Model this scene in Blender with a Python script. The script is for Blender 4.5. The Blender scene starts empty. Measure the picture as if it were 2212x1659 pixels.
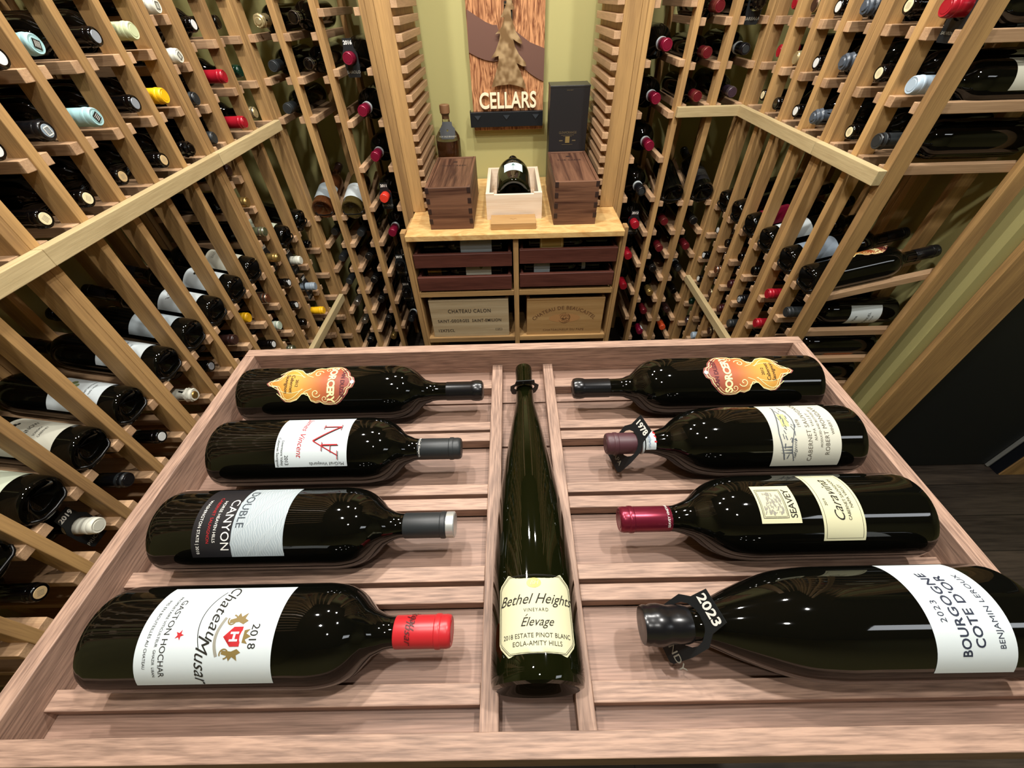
import bpy, bmesh, math, random
from mathutils import Vector, Matrix
from mathutils.geometry import delaunay_2d_cdt
random.seed(7)
SC = bpy.context.scene
COL = SC.collection
ZT = 0.95                    # height of the tray's top edge above the floor; all heights below are given from it
def P(x, y, z): return Vector((x, y, z + ZT))
def lin(h):
    if isinstance(h, str):
        h = h.lstrip('#'); h = [int(h[i:i+2], 16) / 255 for i in (0, 2, 4)]
    return tuple((c / 12.92 if c <= 0.04045 else ((c + 0.055) / 1.055) ** 2.4) for c in h) + (1.0,)

# ---------------------------------------------------------------- camera
cam = bpy.data.cameras.new('camera'); camo = bpy.data.objects.new('camera', cam); COL.objects.link(camo)
cam.sensor_fit = 'HORIZONTAL'; cam.sensor_width = 36.0; cam.lens = 861.797 / 2212 * 36.0
cam.clip_start = 0.01
_p, _w, _r = math.radians(-44.261), math.radians(-0.74895), math.radians(-1.89935)
_f = Vector((math.sin(_w) * math.cos(_p), math.cos(_w) * math.cos(_p), math.sin(_p)))
_R = _f.cross(Vector((0, 0, 1))).normalized(); _U = _R.cross(_f)
_R2 = _R * math.cos(_r) + _U * math.sin(_r); _U2 = -_R * math.sin(_r) + _U * math.cos(_r)
M = Matrix((( _R2.x, _U2.x, -_f.x, 0), (_R2.y, _U2.y, -_f.y, 0), (_R2.z, _U2.z, -_f.z, 0), (0, 0, 0, 1)))
camo.matrix_world = Matrix.Translation(P(-0.0135, -0.0387, 0.4719)) @ M
SC.camera = camo

# ---------------------------------------------------------------- world, lights, exposure
wd = bpy.data.worlds.new('world'); SC.world = wd; wd.use_nodes = True
wd.node_tree.nodes['Background'].inputs[0].default_value = (0.9, 0.95, 1.0, 1)
wd.node_tree.nodes['Background'].inputs[1].default_value = 0.02
SC.view_settings.view_transform = 'Standard'; SC.view_settings.look = 'None'
SC.view_settings.gamma = 1.0; SC.view_settings.use_curve_mapping = False
SC.view_settings.exposure = 0.0
CEIL = 1.62                  # ceiling height above the tray's top edge
def spot(x, y, w, size=0.07, cone=150, blend=0.5, tx=0, ty=0):
    l = bpy.data.lights.new('downlight', 'SPOT'); l.energy = w; l.shadow_soft_size = size / 2
    l.spot_size = math.radians(cone); l.spot_blend = blend; l.color = (1.0, 0.965, 0.91)
    o = bpy.data.objects.new('downlight', l); COL.objects.link(o)
    o.location = P(x, y, CEIL - 0.02)
    d = Vector((tx, ty, -1)).normalized(); o.rotation_euler = d.to_track_quat('-Z', 'Y').to_euler()
    return o
for x, y, w in ((-0.55, 0.80, 62), (0.58, 0.36, 66), (-0.22, 1.15, 52), (0.30, 1.12, 52), (-0.30, 0.12, 46), (0.10, -0.40, 16)):
    spot(x, y, w)
al = bpy.data.lights.new('room_light', 'AREA'); al.shape = 'RECTANGLE'; al.size = 1.0; al.size_y = 0.30; al.energy = 7; al.color = (0.92, 0.96, 1.0)
alo = bpy.data.objects.new('room_light', al); COL.objects.link(alo); alo.location = P(2.05, -0.75, CEIL - 0.02)

# ---------------------------------------------------------------- materials
def nodes(name):
    m = bpy.data.materials.new(name); m.use_nodes = True; nt = m.node_tree
    return m, nt, nt.nodes['Principled BSDF']
def plain(name, col, rough=0.5, metal=0.0, spec=0.5, coat=0.0, **kw):
    m, nt, b = nodes(name)
    b.inputs['Base Color'].default_value = lin(col) if isinstance(col, str) else tuple(col) + (1,)
    b.inputs['Roughness'].default_value = rough; b.inputs['Metallic'].default_value = metal
    b.inputs['Specular IOR Level'].default_value = spec; b.inputs['Coat Weight'].default_value = coat
    for k, v in kw.items(): b.inputs[k].default_value = v
    return m
def wood(name, c_dark, c_light, axis='Z', rough=0.5, cross=26.0, along=1.6, fine=0.35, vary=0.12, distort=0.6, pores=0.0):
    m, nt, b = nodes(name); N = nt.nodes; L = nt.links
    tc = N.new('ShaderNodeTexCoord'); oi = N.new('ShaderNodeObjectInfo')
    mul = N.new('ShaderNodeMath'); mul.operation = 'MULTIPLY'; mul.inputs[1].default_value = 53.0
    L.new(oi.outputs['Random'], mul.inputs[0])
    add = N.new('ShaderNodeVectorMath'); add.operation = 'ADD'
    L.new(tc.outputs['Object'], add.inputs[0]); L.new(mul.outputs[0], add.inputs[1])
    def mp(cr, al):
        q = N.new('ShaderNodeMapping'); s = [cr, cr, cr]; s['XYZ'.index(axis)] = al
        q.inputs['Scale'].default_value = s; L.new(add.outputs[0], q.inputs['Vector']); return q
    n1 = N.new('ShaderNodeTexNoise'); n1.inputs['Scale'].default_value = 1.0; n1.inputs['Detail'].default_value = 4
    n1.inputs['Distortion'].default_value = distort; L.new(mp(cross, along).outputs[0], n1.inputs['Vector'])
    n2 = N.new('ShaderNodeTexNoise'); n2.inputs['Scale'].default_value = 1.0; n2.inputs['Detail'].default_value = 3
    L.new(mp(cross * 16, along * 9).outputs[0], n2.inputs['Vector'])
    mx = N.new('ShaderNodeMix'); mx.data_type = 'FLOAT'; mx.inputs[0].default_value = fine
    L.new(n1.outputs['Fac'], mx.inputs[2]); L.new(n2.outputs['Fac'], mx.inputs[3])
    cr = N.new('ShaderNodeValToRGB'); cr.color_ramp.elements[0].position = 0.36; cr.color_ramp.elements[1].position = 0.62
    cr.color_ramp.elements[0].color = lin(c_dark); cr.color_ramp.elements[1].color = lin(c_light)
    L.new(mx.outputs[0], cr.inputs[0])
    hv = N.new('ShaderNodeHueSaturation')
    mr = N.new('ShaderNodeMapRange'); mr.inputs[3].default_value = 1 - vary; mr.inputs[4].default_value = 1 + vary
    L.new(oi.outputs['Random'], mr.inputs[0]); L.new(mr.outputs[0], hv.inputs['Value']); L.new(cr.outputs[0], hv.inputs['Color'])
    L.new(hv.outputs[0], b.inputs['Base Color'])
    b.inputs['Roughness'].default_value = rough; b.inputs['Specular IOR Level'].default_value = 0.3
    bp = N.new('ShaderNodeBump'); bp.inputs['Strength'].default_value = 0.12; bp.inputs['Distance'].default_value = 0.002
    L.new(n2.outputs['Fac'], bp.inputs['Height']); L.new(bp.outputs[0], b.inputs['Normal'])
    return m
PINE = {a: wood('pine_' + a, '#8f6f49', '#b9935f', a, vary=0.14) for a in 'XYZ'}
RAILW = {a: wood('rail_pine_' + a, '#9a7a5c', '#c09d79', a, vary=0.12) for a in 'XYZ'}
STRIPW = {a: wood('trim_pine_' + a, '#a8946c', '#c3b085', a, cross=18, vary=0.05) for a in 'XYZ'}
MAHO = {a: wood('tray_mahogany_' + a, '#7f6658', '#b0907c', a, cross=26, along=3.0, fine=0.72, vary=0.07) for a in 'XYZ'}
MAHO_D = {a: wood('tray_mahogany_dark_' + a, '#735b4e', '#9f806f', a, cross=34, along=1.8, fine=0.55, vary=0.05) for a in 'XYZ'}
DRAW = {a: wood('drawer_mahogany_' + a, '#4a2820', '#653a2f', a, fine=0.5, vary=0.05) for a in 'XYZ'}
WALN = {a: wood('walnut_' + a, '#3a221a', '#77543f', a, cross=34, along=1.5, fine=0.2, distort=1.2, vary=0.04) for a in 'XYZ'}
WALN_END = plain('walnut_joint', '#2c1913', 0.6)
CRATE_A = {a: wood('pale_crate_' + a, '#a8926e', '#c2b08e', a, cross=30, along=1.2, vary=0.04) for a in 'XYZ'}
CRATE_B = {a: wood('golden_crate_' + a, '#9c7647', '#b89462', a, cross=24, along=1.2, vary=0.04) for a in 'XYZ'}
WHITEWOOD = {a: wood('white_birch_' + a, '#d8c0a4', '#eadaC4'.lower(), a, cross=20, along=1.2, vary=0.03) for a in 'XYZ'}
BURL = wood('burl_maple', '#c4955a', '#dfba7c', 'X', cross=26, along=11, fine=0.25, distort=2.2, vary=0.0, rough=0.3)
ZEBRA = wood('sign_zebrawood', '#6b3a20', '#cf9668', 'Z', cross=52, along=9, fine=0.12, distort=3.2, vary=0.0)
FLOOR = wood('dark_floor_wood', '#2c2622', '#4d443b', 'X', cross=9, along=1.1, fine=0.45, vary=0.0)
GLASS = plain('dark_bottle_glass', (0.0020, 0.0020, 0.0014), 0.035, spec=0.42, coat=0.0)
GLASS_G = plain('green_bottle_glass', (0.0040, 0.0048, 0.0012), 0.03, spec=0.42)
GLASS_AMBER = plain('amber_bottle_glass', (0.16, 0.055, 0.018), 0.04, spec=0.7, **{'Transmission Weight': 0.55})
GLASS_STRAW = plain('straw_bottle_glass', (0.12, 0.085, 0.025), 0.04, spec=0.7, **{'Transmission Weight': 0.55})
GLASS_CLEAR = plain('clear_glass', (0.85, 0.85, 0.78), 0.03, spec=0.5, **{'Transmission Weight': 1.0})
BRANDY = plain('brandy', (0.10, 0.03, 0.008), 0.1, **{'Transmission Weight': 0.3})
INK = plain('black_ink', '#26241f', 0.7, spec=0.2)
INK_W = plain('white_ink', '#e8e6de', 0.7, spec=0.2)
INK_R = plain('red_ink', '#b02a2e', 0.7, spec=0.2)
INK_G = plain('grey_ink', '#8f8c80', 0.7, spec=0.2)
INK_GOLD = plain('gold_ink', '#b39a4e', 0.4, metal=0.5)
INK_CREAM = plain('cream_ink', '#f6e8a8', 0.6, spec=0.2)
PAPER = plain('white_label_paper', '#c9d2d4', 0.6, spec=0.25)
PAPER_C = plain('cream_label_paper', '#cbc8a4', 0.6, spec=0.25)
PAPER_I = plain('ivory_label_paper', '#c5c4b4', 0.65, spec=0.2)
PAPER_G = plain('grey_label_paper', '#a3aeb3', 0.45, spec=0.3)
PAPER_K = plain('black_label_paper', '#1d1c1f', 0.45, spec=0.4)
CARD = plain('black_card', '#15181a', 0.55, spec=0.35)
STEEL_K = plain('black_wire', '#0b0b0b', 0.3, metal=0.4)
BRASS = plain('brushed_brass', '#a9855c', 0.38, metal=0.85)
COPPER = plain('aged_copper', '#7d5c50', 0.5, metal=0.5)
GREY_METAL = plain('grey_metal_edge', '#c9ccc8', 0.35, metal=0.6)

# ---------------------------------------------------------------- mesh helpers
def link(o): COL.objects.link(o); return o
def mesh(name, verts, faces, mats=(), smooth=None, fmat=None):
    me = bpy.data.meshes.new(name); me.from_pydata([tuple(v) for v in verts], [], faces)
    for m in mats: me.materials.append(m)
    if fmat:
        for p, i in zip(me.polygons, fmat): p.material_index = i
    if smooth is not None:
        me.polygons.foreach_set('use_smooth', [True] * len(me.polygons)); me.update()
        me.set_sharp_from_angle(angle=math.radians(smooth))
    me.update(); return me
def child(name, me, parent, loc=(0, 0, 0), rot=None, label=None, kind=None):
    o = bpy.data.objects.new(name, me); link(o); o.parent = parent; o.location = loc
    if rot: o.rotation_euler = rot
    if label: o['label'] = label
    if kind: o['kind'] = kind
    return o
def tag(o, label, cat, group=None):
    o['label'] = label; o['category'] = cat
    if group: o['group'] = group
    return o
def thing(name, loc, label, cat, group=None, rotz=0.0):
    o = bpy.data.objects.new(name, None); link(o); o.location = loc; o.rotation_euler = (0, 0, rotz)
    o.empty_display_size = 0.02
    return tag(o, label, cat, group)
def structure(name, me, loc=(0, 0, 0)):
    o = bpy.data.objects.new(name, me); link(o); o.location = loc; o['kind'] = 'structure'; return o
_box = {}
def box(dx, dy, dz, mat, bev=0.0008):
    """a bevelled box centred on its origin; equal boxes share one mesh"""
    k = (round(dx, 5), round(dy, 5), round(dz, 5), mat.name, bev)
    if k in _box: return _box[k]
    bm = bmesh.new(); bmesh.ops.create_cube(bm, size=1.0)
    for v in bm.verts: v.co = Vector((v.co.x * dx, v.co.y * dy, v.co.z * dz))
    if bev: bmesh.ops.bevel(bm, geom=list(bm.edges), offset=bev, segments=2, affect='EDGES', profile=0.5)
    me = bpy.data.meshes.new('board'); bm.to_mesh(me); bm.free(); me.materials.append(mat); _box[k] = me
    return me
def bx(name, x0, x1, y0, y1, z0, z1, mat, parent, bev=0.0008, **kw):
    return child(name, box(x1 - x0, y1 - y0, z1 - z0, mat, bev), parent, ((x0 + x1) / 2, (y0 + y1) / 2, (z0 + z1) / 2), **kw)
def lathe(name, prof, mats, seg=40, fm=None, smooth=32):
    """prof: list of (radius, z) from bottom to top; axis Z"""
    V, F, I = [], [], []
    for r, z in prof:
        for i in range(seg):
            a = 2 * math.pi * i / seg; V.append((r * math.sin(a), -r * math.cos(a), z))
    for j in range(len(prof) - 1):
        for i in range(seg):
            k = (i + 1) % seg
            F.append((j * seg + i, j * seg + k, (j + 1) * seg + k, (j + 1) * seg + i)); I.append(fm(j) if fm else 0)
    if prof[0][0] > 1e-6: F.append(tuple(range(seg))[::-1]); I.append(fm(0) if fm else 0)
    if prof[-1][0] > 1e-6:
        n = (len(prof) - 1) * seg; F.append(tuple(range(n, n + seg))); I.append(fm(len(prof) - 2) if fm else 0)
    return mesh(name, V, F, mats, smooth, I)
def tube(name, pts, r, mat, seg=10):
    pts = [Vector(p) for p in pts]; V, F = [], []
    for i, p in enumerate(pts):
        a = pts[max(i - 1, 0)]; b = pts[min(i + 1, len(pts) - 1)]; t = (b - a).normalized()
        u = t.cross(Vector((0.13, 0.21, 1))).normalized(); w = t.cross(u)
        for k in range(seg):
            an = 2 * math.pi * k / seg; V.append(p + u * r * math.cos(an) + w * r * math.sin(an))
    for i in range(len(pts) - 1):
        for k in range(seg):
            q = (k + 1) % seg; F.append((i * seg + k, i * seg + q, (i + 1) * seg + q, (i + 1) * seg + k))
    F.append(tuple(range(seg))[::-1]); n = (len(pts) - 1) * seg; F.append(tuple(range(n, n + seg)))
    return mesh(name, V, F, [mat], 60)
def prism(name, outline, y0, y1, mat):
    """outline in (x, z), extruded from y0 to y1 (y0 nearer the viewer)"""
    res = delaunay_2d_cdt([Vector(p) for p in outline], [], [list(range(len(outline)))], 1, 1e-6)
    vs, fs = res[0], res[2]; n = len(vs)
    V = [(v.x, y0, v.y) for v in vs] + [(v.x, y1, v.y) for v in vs]
    F = [tuple(f) for f in fs] + [tuple(i + n for i in f)[::-1] for f in fs]
    cnt = {}
    for f in fs:
        for a, b in zip(f, list(f[1:]) + [f[0]]): cnt[(a, b)] = 1
    for a, b in list(cnt):
        if (b, a) not in cnt: F.append((b, a, a + n, b + n))
    me = mesh(name, V, F, [mat])
    bm = bmesh.new(); bm.from_mesh(me); bmesh.ops.recalc_face_normals(bm, faces=bm.faces); bm.to_mesh(me); bm.free()
    return me
# flat pieces: (verts2d, faces); text and outlines alike
_txt = {}
def text2d(s, size, shear=0.0, weight=0.0, space=1.0):
    k = (s, size, shear, weight, space)
    if k in _txt: return _txt[k]
    c = bpy.data.curves.new('t', 'FONT'); c.body = s; c.size = size; c.shear = shear; c.offset = weight; c.space_character = space
    c.align_x = 'CENTER'; c.align_y = 'CENTER'; c.resolution_u = 3
    o = bpy.data.objects.new('t', c); COL.objects.link(o)
    dg = bpy.context.evaluated_depsgraph_get(); me = bpy.data.meshes.new_from_object(o.evaluated_get(dg))
    V = [(v.co.x, v.co.y) for v in me.vertices]; F = [tuple(p.vertices) for p in me.polygons]
    bpy.data.objects.remove(o); bpy.data.curves.remove(c); bpy.data.meshes.remove(me)
    _txt[k] = (V, F); return _txt[k]
def move2d(g, dx=0, dy=0, rot=0.0, arc=0.0):
    V, F = g; c, s = math.cos(rot), math.sin(rot); out = []
    for x, y in V:
        if arc: x, y = (arc + y) * math.sin(x / arc), (arc + y) * math.cos(x / arc) - arc
        out.append((x * c - y * s + dx, x * s + y * c + dy))
    return out, F
def rect2d(w, h, nx=1, ny=1):
    V = [(-w / 2 + w * i / nx, -h / 2 + h * j / ny) for j in range(ny + 1) for i in range(nx + 1)]
    F = [(j * (nx + 1) + i, j * (nx + 1) + i + 1, (j + 1) * (nx + 1) + i + 1, (j + 1) * (nx + 1) + i) for j in range(ny) for i in range(nx)]
    return V, F
def poly2d(outline, step=0.004):
    xs = [p[0] for p in outline]; ys = [p[1] for p in outline]; n = len(outline)
    pts = [Vector(p) for p in outline]
    x = min(xs) + step * 0.37
    while x < max(xs):
        y = min(ys) + step * 0.41
        while y < max(ys):
            pts.append(Vector((x, y))); y += step
        x += step
    r = delaunay_2d_cdt(pts, [], [list(range(n))], 1, 1e-6)
    used = sorted({i for f in r[2] for i in f}); mp = {u: i for i, u in enumerate(used)}
    return [(r[0][u].x, r[0][u].y) for u in used], [tuple(mp[i] for i in f) for f in r[2]]
def line2d(pts, w, closed=False):
    """a ribbon of width w along a polyline"""
    V, F = [], []; n = len(pts)
    for i in range(n):
        a = pts[(i - 1) % n] if (closed or i) else pts[0]; b = pts[(i + 1) % n] if (closed or i < n - 1) else pts[-1]
        dx, dy = b[0] - a[0], b[1] - a[1]; l = math.hypot(dx, dy) or 1
        nx, ny = -dy / l * w / 2, dx / l * w / 2
        V += [(pts[i][0] + nx, pts[i][1] + ny), (pts[i][0] - nx, pts[i][1] - ny)]
    for i in range(n if closed else n - 1):
        j = (i + 1) % n; F.append((2 * i, 2 * i + 1, 2 * j + 1, 2 * j))
    return V, F
def join2d(parts):
    V, F = [], []
    for g in parts:
        o = len(V); V += list(g[0]); F += [tuple(i + o for i in f) for f in g[1]]
    return V, F
def frame2d(w, h, t, n=10):
    k = [(-w / 2, -h / 2), (w / 2, -h / 2), (w / 2, h / 2), (-w / 2, h / 2)]
    pts = []
    for i in range(4):
        a, b = k[i], k[(i + 1) % 4]; pts += [(a[0] + (b[0] - a[0]) * j / n, a[1] + (b[1] - a[1]) * j / n) for j in range(n)]
    return line2d(pts, t, True)
def wrap(name, g, r, zc, ac, mat, lift=0.0003, rf=None):
    """lay flat art round a bottle of radius r, centred at height zc and angle ac (degrees)"""
    V = []
    for x, y in g[0]:
        rr = (rf(zc + y) if rf else r) + lift; a = x / r + math.radians(ac)
        V.append((rr * math.sin(a), -rr * math.cos(a), zc + y))
    me = mesh(name, V, g[1], [mat], 60); return me
def flat(name, g, mat, plane='XZ', off=0.0, thick=0.0):
    V = [((x, off, y) if plane == 'XZ' else (x, y, off)) for x, y in g[0]]
    return mesh(name, V, g[1], [mat])

# ---------------------------------------------------------------- room
def shell(name, x0, x1, y0, y1, z0, z1, mat):
    return structure(name, box(x1 - x0, y1 - y0, z1 - z0, mat, 0), P((x0 + x1) / 2, (y0 + y1) / 2, (z0 + z1) / 2))
def paint(name, col):
    m, nt, b = nodes(name); N = nt.nodes; L = nt.links
    n = N.new('ShaderNodeTexNoise'); n.inputs['Scale'].default_value = 180; n.inputs['Detail'].default_value = 3
    bp = N.new('ShaderNodeBump'); bp.inputs['Strength'].default_value = 0.06; L.new(n.outputs['Fac'], bp.inputs['Height'])
    L.new(bp.outputs[0], b.inputs['Normal']); b.inputs['Base Color'].default_value = lin(col); b.inputs['Roughness'].default_value = 0.75
    return m
GREEN = paint('olive_green_paint', '#aca56c')
CEILP = paint('ceiling_paint', '#8d8878')
BLACKD = plain('black_door_paint', '#14181a', 0.55, spec=0.35)
NAVY = plain('dark_navy_jamb', '#070c16', 0.5)
shell('wall_left', -1.265, -1.165, -1.7, 2.085, -ZT, CEIL, GREEN)
shell('wall_back', -1.165, 3.0, 1.985, 2.085, -ZT, CEIL, GREEN)
shell('wall_right', 1.145, 1.290, 0.85, 1.985, -ZT, CEIL, GREEN)
shell('wall_door', 1.912, 3.0, 0.85, 1.0, -ZT, CEIL, GREEN)
shell('wall_lintel', 1.290, 1.912, 0.85, 1.0, 1.12, CEIL, GREEN)
shell('wall_front', -1.265, 3.0, -1.8, -1.7, -ZT, CEIL, GREEN)
shell('wall_far', 3.0, 3.1, -1.8, 2.085, -ZT, CEIL, GREEN)
shell('ceiling', -1.265, 3.1, -1.8, 2.085, CEIL, CEIL + 0.08, CEILP)
# plank floor
def floor_mat():
    m = FLOOR; nt = m.node_tree; N = nt.nodes; L = nt.links; b = N['Principled BSDF']
    tc = N.new('ShaderNodeTexCoord'); br = N.new('ShaderNodeTexBrick'); br.inputs['Scale'].default_value = 1.0
    br.inputs['Brick Width'].default_value = 1.3; br.inputs['Row Height'].default_value = 0.13; br.inputs['Mortar Size'].default_value = 0.0015
    br.inputs['Color1'].default_value = (0.75, 0.75, 0.75, 1); br.inputs['Color2'].default_value = (1.15, 1.1, 1.05, 1); br.inputs['Mortar'].default_value = (0.25, 0.25, 0.25, 1)
    L.new(tc.outputs['Object'], br.inputs['Vector'])
    mx = N.new('ShaderNodeMix'); mx.data_type = 'RGBA'; mx.blend_type = 'MULTIPLY'; mx.inputs[0].default_value = 1.0
    src = b.inputs['Base Color'].links[0].from_socket
    L.new(src, mx.inputs[6]); L.new(br.outputs['Color'], mx.inputs[7]); L.new(mx.outputs[2], b.inputs['Base Color'])
    b.inputs['Roughness'].default_value = 0.45
floor_mat()
shell('floor', -1.265, 3.1, -1.8, 2.085, -ZT - 0.05, -ZT, FLOOR)
# the black door with its casings
dr = structure('door_1', box(0.604, 0.045, 2.03, BLACKD, 0.001), P(1.590, 0.9035, -ZT + 1.02))
child('weather_strip', box(0.008, 0.012, 2.03, GREY_METAL, 0.001), dr, (0.306, -0.029, 0.0), label='grey metal weather strip')
for nm, x0, x1, y0, y1, z0, z1, mt in (('trim_1', 1.176, 1.290, 0.831, 0.849, -ZT, 1.14, PINE['Z']), ('trim_2', 1.912, 2.026, 0.831, 0.849, -ZT, 1.14, PINE['Z']),
        ('trim_3', 1.906, 1.911, 0.835, 0.880, -ZT, 1.12, NAVY)):
    structure(nm, box(x1 - x0, y1 - y0, z1 - z0, mt, 0.001), P((x0 + x1) / 2, (y0 + y1) / 2, (z0 + z1) / 2))

# ---------------------------------------------------------------- bottles
def prof_bordeaux(L, r, rn=0.0146, neck=0.078, sh=0.05, punt=0.014):
    zs = L - neck - sh
    p = [(0.0, punt), (r * 0.45, punt * 0.75), (r * 0.74, 0.003), (r * 0.86, 0.0), (r * 0.95, 0.0015), (r * 0.99, 0.005), (r, 0.010)]
    p += [(r, zs * k) for k in (0.25, 0.5, 0.75, 0.97)]
    for t, q in ((0.0, 1.0), (0.14, 0.985), (0.28, 0.95), (0.42, 0.88), (0.54, 0.77), (0.64, 0.62), (0.73, 0.44), (0.82, 0.26), (0.91, 0.11), (1.0, 0.03)):
        p.append((rn + (r - rn) * q, zs + sh * t))           # round shoulder into a concave neck root
    p += [(rn, L - neck + 0.004), (rn * 0.98, L - 0.026), (rn * 0.98, L - 0.018), (rn * 0.98, L - 0.010), (rn * 0.98, L - 0.006), (rn * 0.96, L - 0.002), (0.0, L)]
    return p
def prof_pts(pts, L, punt=0.016):
    """pts: (distance from the tip, radius), tip first"""
    r = pts[-1][1]; p = [(0.0, punt), (r * 0.5, punt * 0.75), (r * 0.76, 0.003), (r * 0.87, 0.0), (r * 0.96, 0.002), (r * 0.99, 0.006), (r, 0.012)]
    s = [q[0] for q in pts]; v = [q[1] for q in pts]
    def f(x):
        x = max(x, s[0])
        for i in range(len(s) - 1):
            if s[i] <= x <= s[i + 1]:
                m = []
                for k in (i, i + 1):
                    a, b = max(k - 1, 0), min(k + 1, len(s) - 1); m.append((v[b] - v[a]) / (s[b] - s[a]))
                h = s[i + 1] - s[i]; t = (x - s[i]) / h
                return (2 * t**3 - 3 * t * t + 1) * v[i] + (t**3 - 2 * t * t + t) * h * m[0] + (-2 * t**3 + 3 * t * t) * v[i + 1] + (t**3 - t * t) * h * m[1]
        return v[-1]
    x = L - 0.03
    n = int(x / 0.006)
    p += [(f(L - (0.03 + (x - 0.026) * k / n)) if False else f(L - z), z) for z in [0.03 + (L - 0.03 - s[0]) * k / n for k in range(n + 1)]]
    p.append((0.0, L)); return p
PR750 = prof_bordeaux(0.30, 0.0375)
GLASS750 = lathe('glass', PR750, [GLASS], 32)
GLASS375 = lathe('glass', prof_bordeaux(0.24, 0.030, 0.0135, 0.06, 0.04), [GLASS], 32)
PRMAG = prof_bordeaux(0.335, 0.0475, 0.0158, 0.085, 0.055)
GLASSMAG = lathe('glass', PRMAG, [GLASS], 40)
_cap = {}
def foil(L, rn, length, mat, top=None, wax=0, rings=None, key=''):
    """capsule: sleeve from L-length to the tip, with lip and a slightly dished top disc"""
    k = (round(L, 3), round(rn, 4), round(length, 3), mat.name, top.name if top else '', wax, rings.name if rings else '')
    if k in _cap: return _cap[k]
    e = 0.0008; R = rn + e
    p = [(R - 0.0003, L - length), (R, L - length + 0.001), (R, L - 0.030), (R * 1.0, L - 0.0165), (R * 1.055, L - 0.0155), (R * 1.065, L - 0.0125), (R * 1.055, L - 0.0105), (R * 1.01, L - 0.0095),
         (R * 1.02, L - 0.004), (R * 0.97, L - 0.0005), (R * 0.88, L + 0.0008), (R * 0.84, L + 0.0006), (R * 0.66, L + 0.0003), (R * 0.64, L + 0.0009), (R * 0.4, L + 0.0009), (0.0, L + 0.0009)]
    if wax:
        p = [(r * (1 + 0.10 * math.sin(i * 1.9)), z) for i, (r, z) in enumerate(p)]; p[-1] = (0.0, L + 0.003); p[-2] = (R * 0.5, L + 0.003)
    mats = [mat, top or mat, rings or mat]
    fm = lambda j: 1 if j >= 12 else (2 if j in (4, 5, 8) else 0)
    me = lathe('capsule', p, mats, 28, fm, 35)
    if wax:
        rnd = random.Random(3)
        for v in me.vertices:
            if v.co.z > L - 0.03: s = 1 + rnd.uniform(-0.07, 0.09); v.co.x *= s; v.co.y *= s
    _cap[k] = me; return me
def cm(name, col, rough=0.35, metal=0.0, **kw): return plain('capsule_' + name, col, rough, metal, **kw)
K = cm('black', '#101012', 0.25); KG = cm('gloss_black', '#060505', 0.08); CH = cm('charcoal', '#24282a', 0.45); NV = cm('navy', '#1a2634', 0.3)
RED = cm('red', '#a01626', 0.3, 0.1); CLR = cm('claret', '#7d1230', 0.28, 0.3); MAR = cm('maroon', '#6a1a22', 0.3, 0.35); MRD = cm('dark_maroon', '#3a1418', 0.3, 0.2)
VER = cm('vermilion', '#d83a2a', 0.3); ORG = cm('orange', '#d8532a', 0.35); YEL = cm('yellow', '#f0b818', 0.4); LBL = cm('light_blue', '#9cc4c6', 0.5); PBL = cm('pale_blue', '#a9bccb', 0.45)
PGR = cm('pale_green', '#c3cca0', 0.5); WHT = cm('white', '#d9d8c8', 0.5); GRY = cm('grey', '#8d9aa4', 0.35); GLD = cm('gold', '#a98b50', 0.3, 0.8); PGD = cm('pale_gold', '#c2b183', 0.35, 0.6)
BRZ = cm('bronze', '#5b4335', 0.3, 0.6); COP = cm('copper', '#9a6a50', 0.3, 0.8); SIL = cm('silver', '#b9b4a6', 0.22, 0.9); BRN = cm('brown', '#3a2420', 0.3); OLV = cm('olive', '#5d6147', 0.3, 0.4)
MNT = cm('mint', '#b7c7b4', 0.4); PLM = cm('plum', '#4b3a48', 0.3, 0.5); GRN = cm('green', '#0c2a1c', 0.2); SLW = cm('slate_wax', '#4a525c', 0.35)
DW = cm('disc_white', '#dfe2e0', 0.4); DC = cm('disc_cream', '#e6d8ae', 0.5); DT = cm('disc_tan', '#c9ad7e', 0.5); DS = cm('disc_silver', '#a3aeba', 0.3, 0.4)
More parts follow.
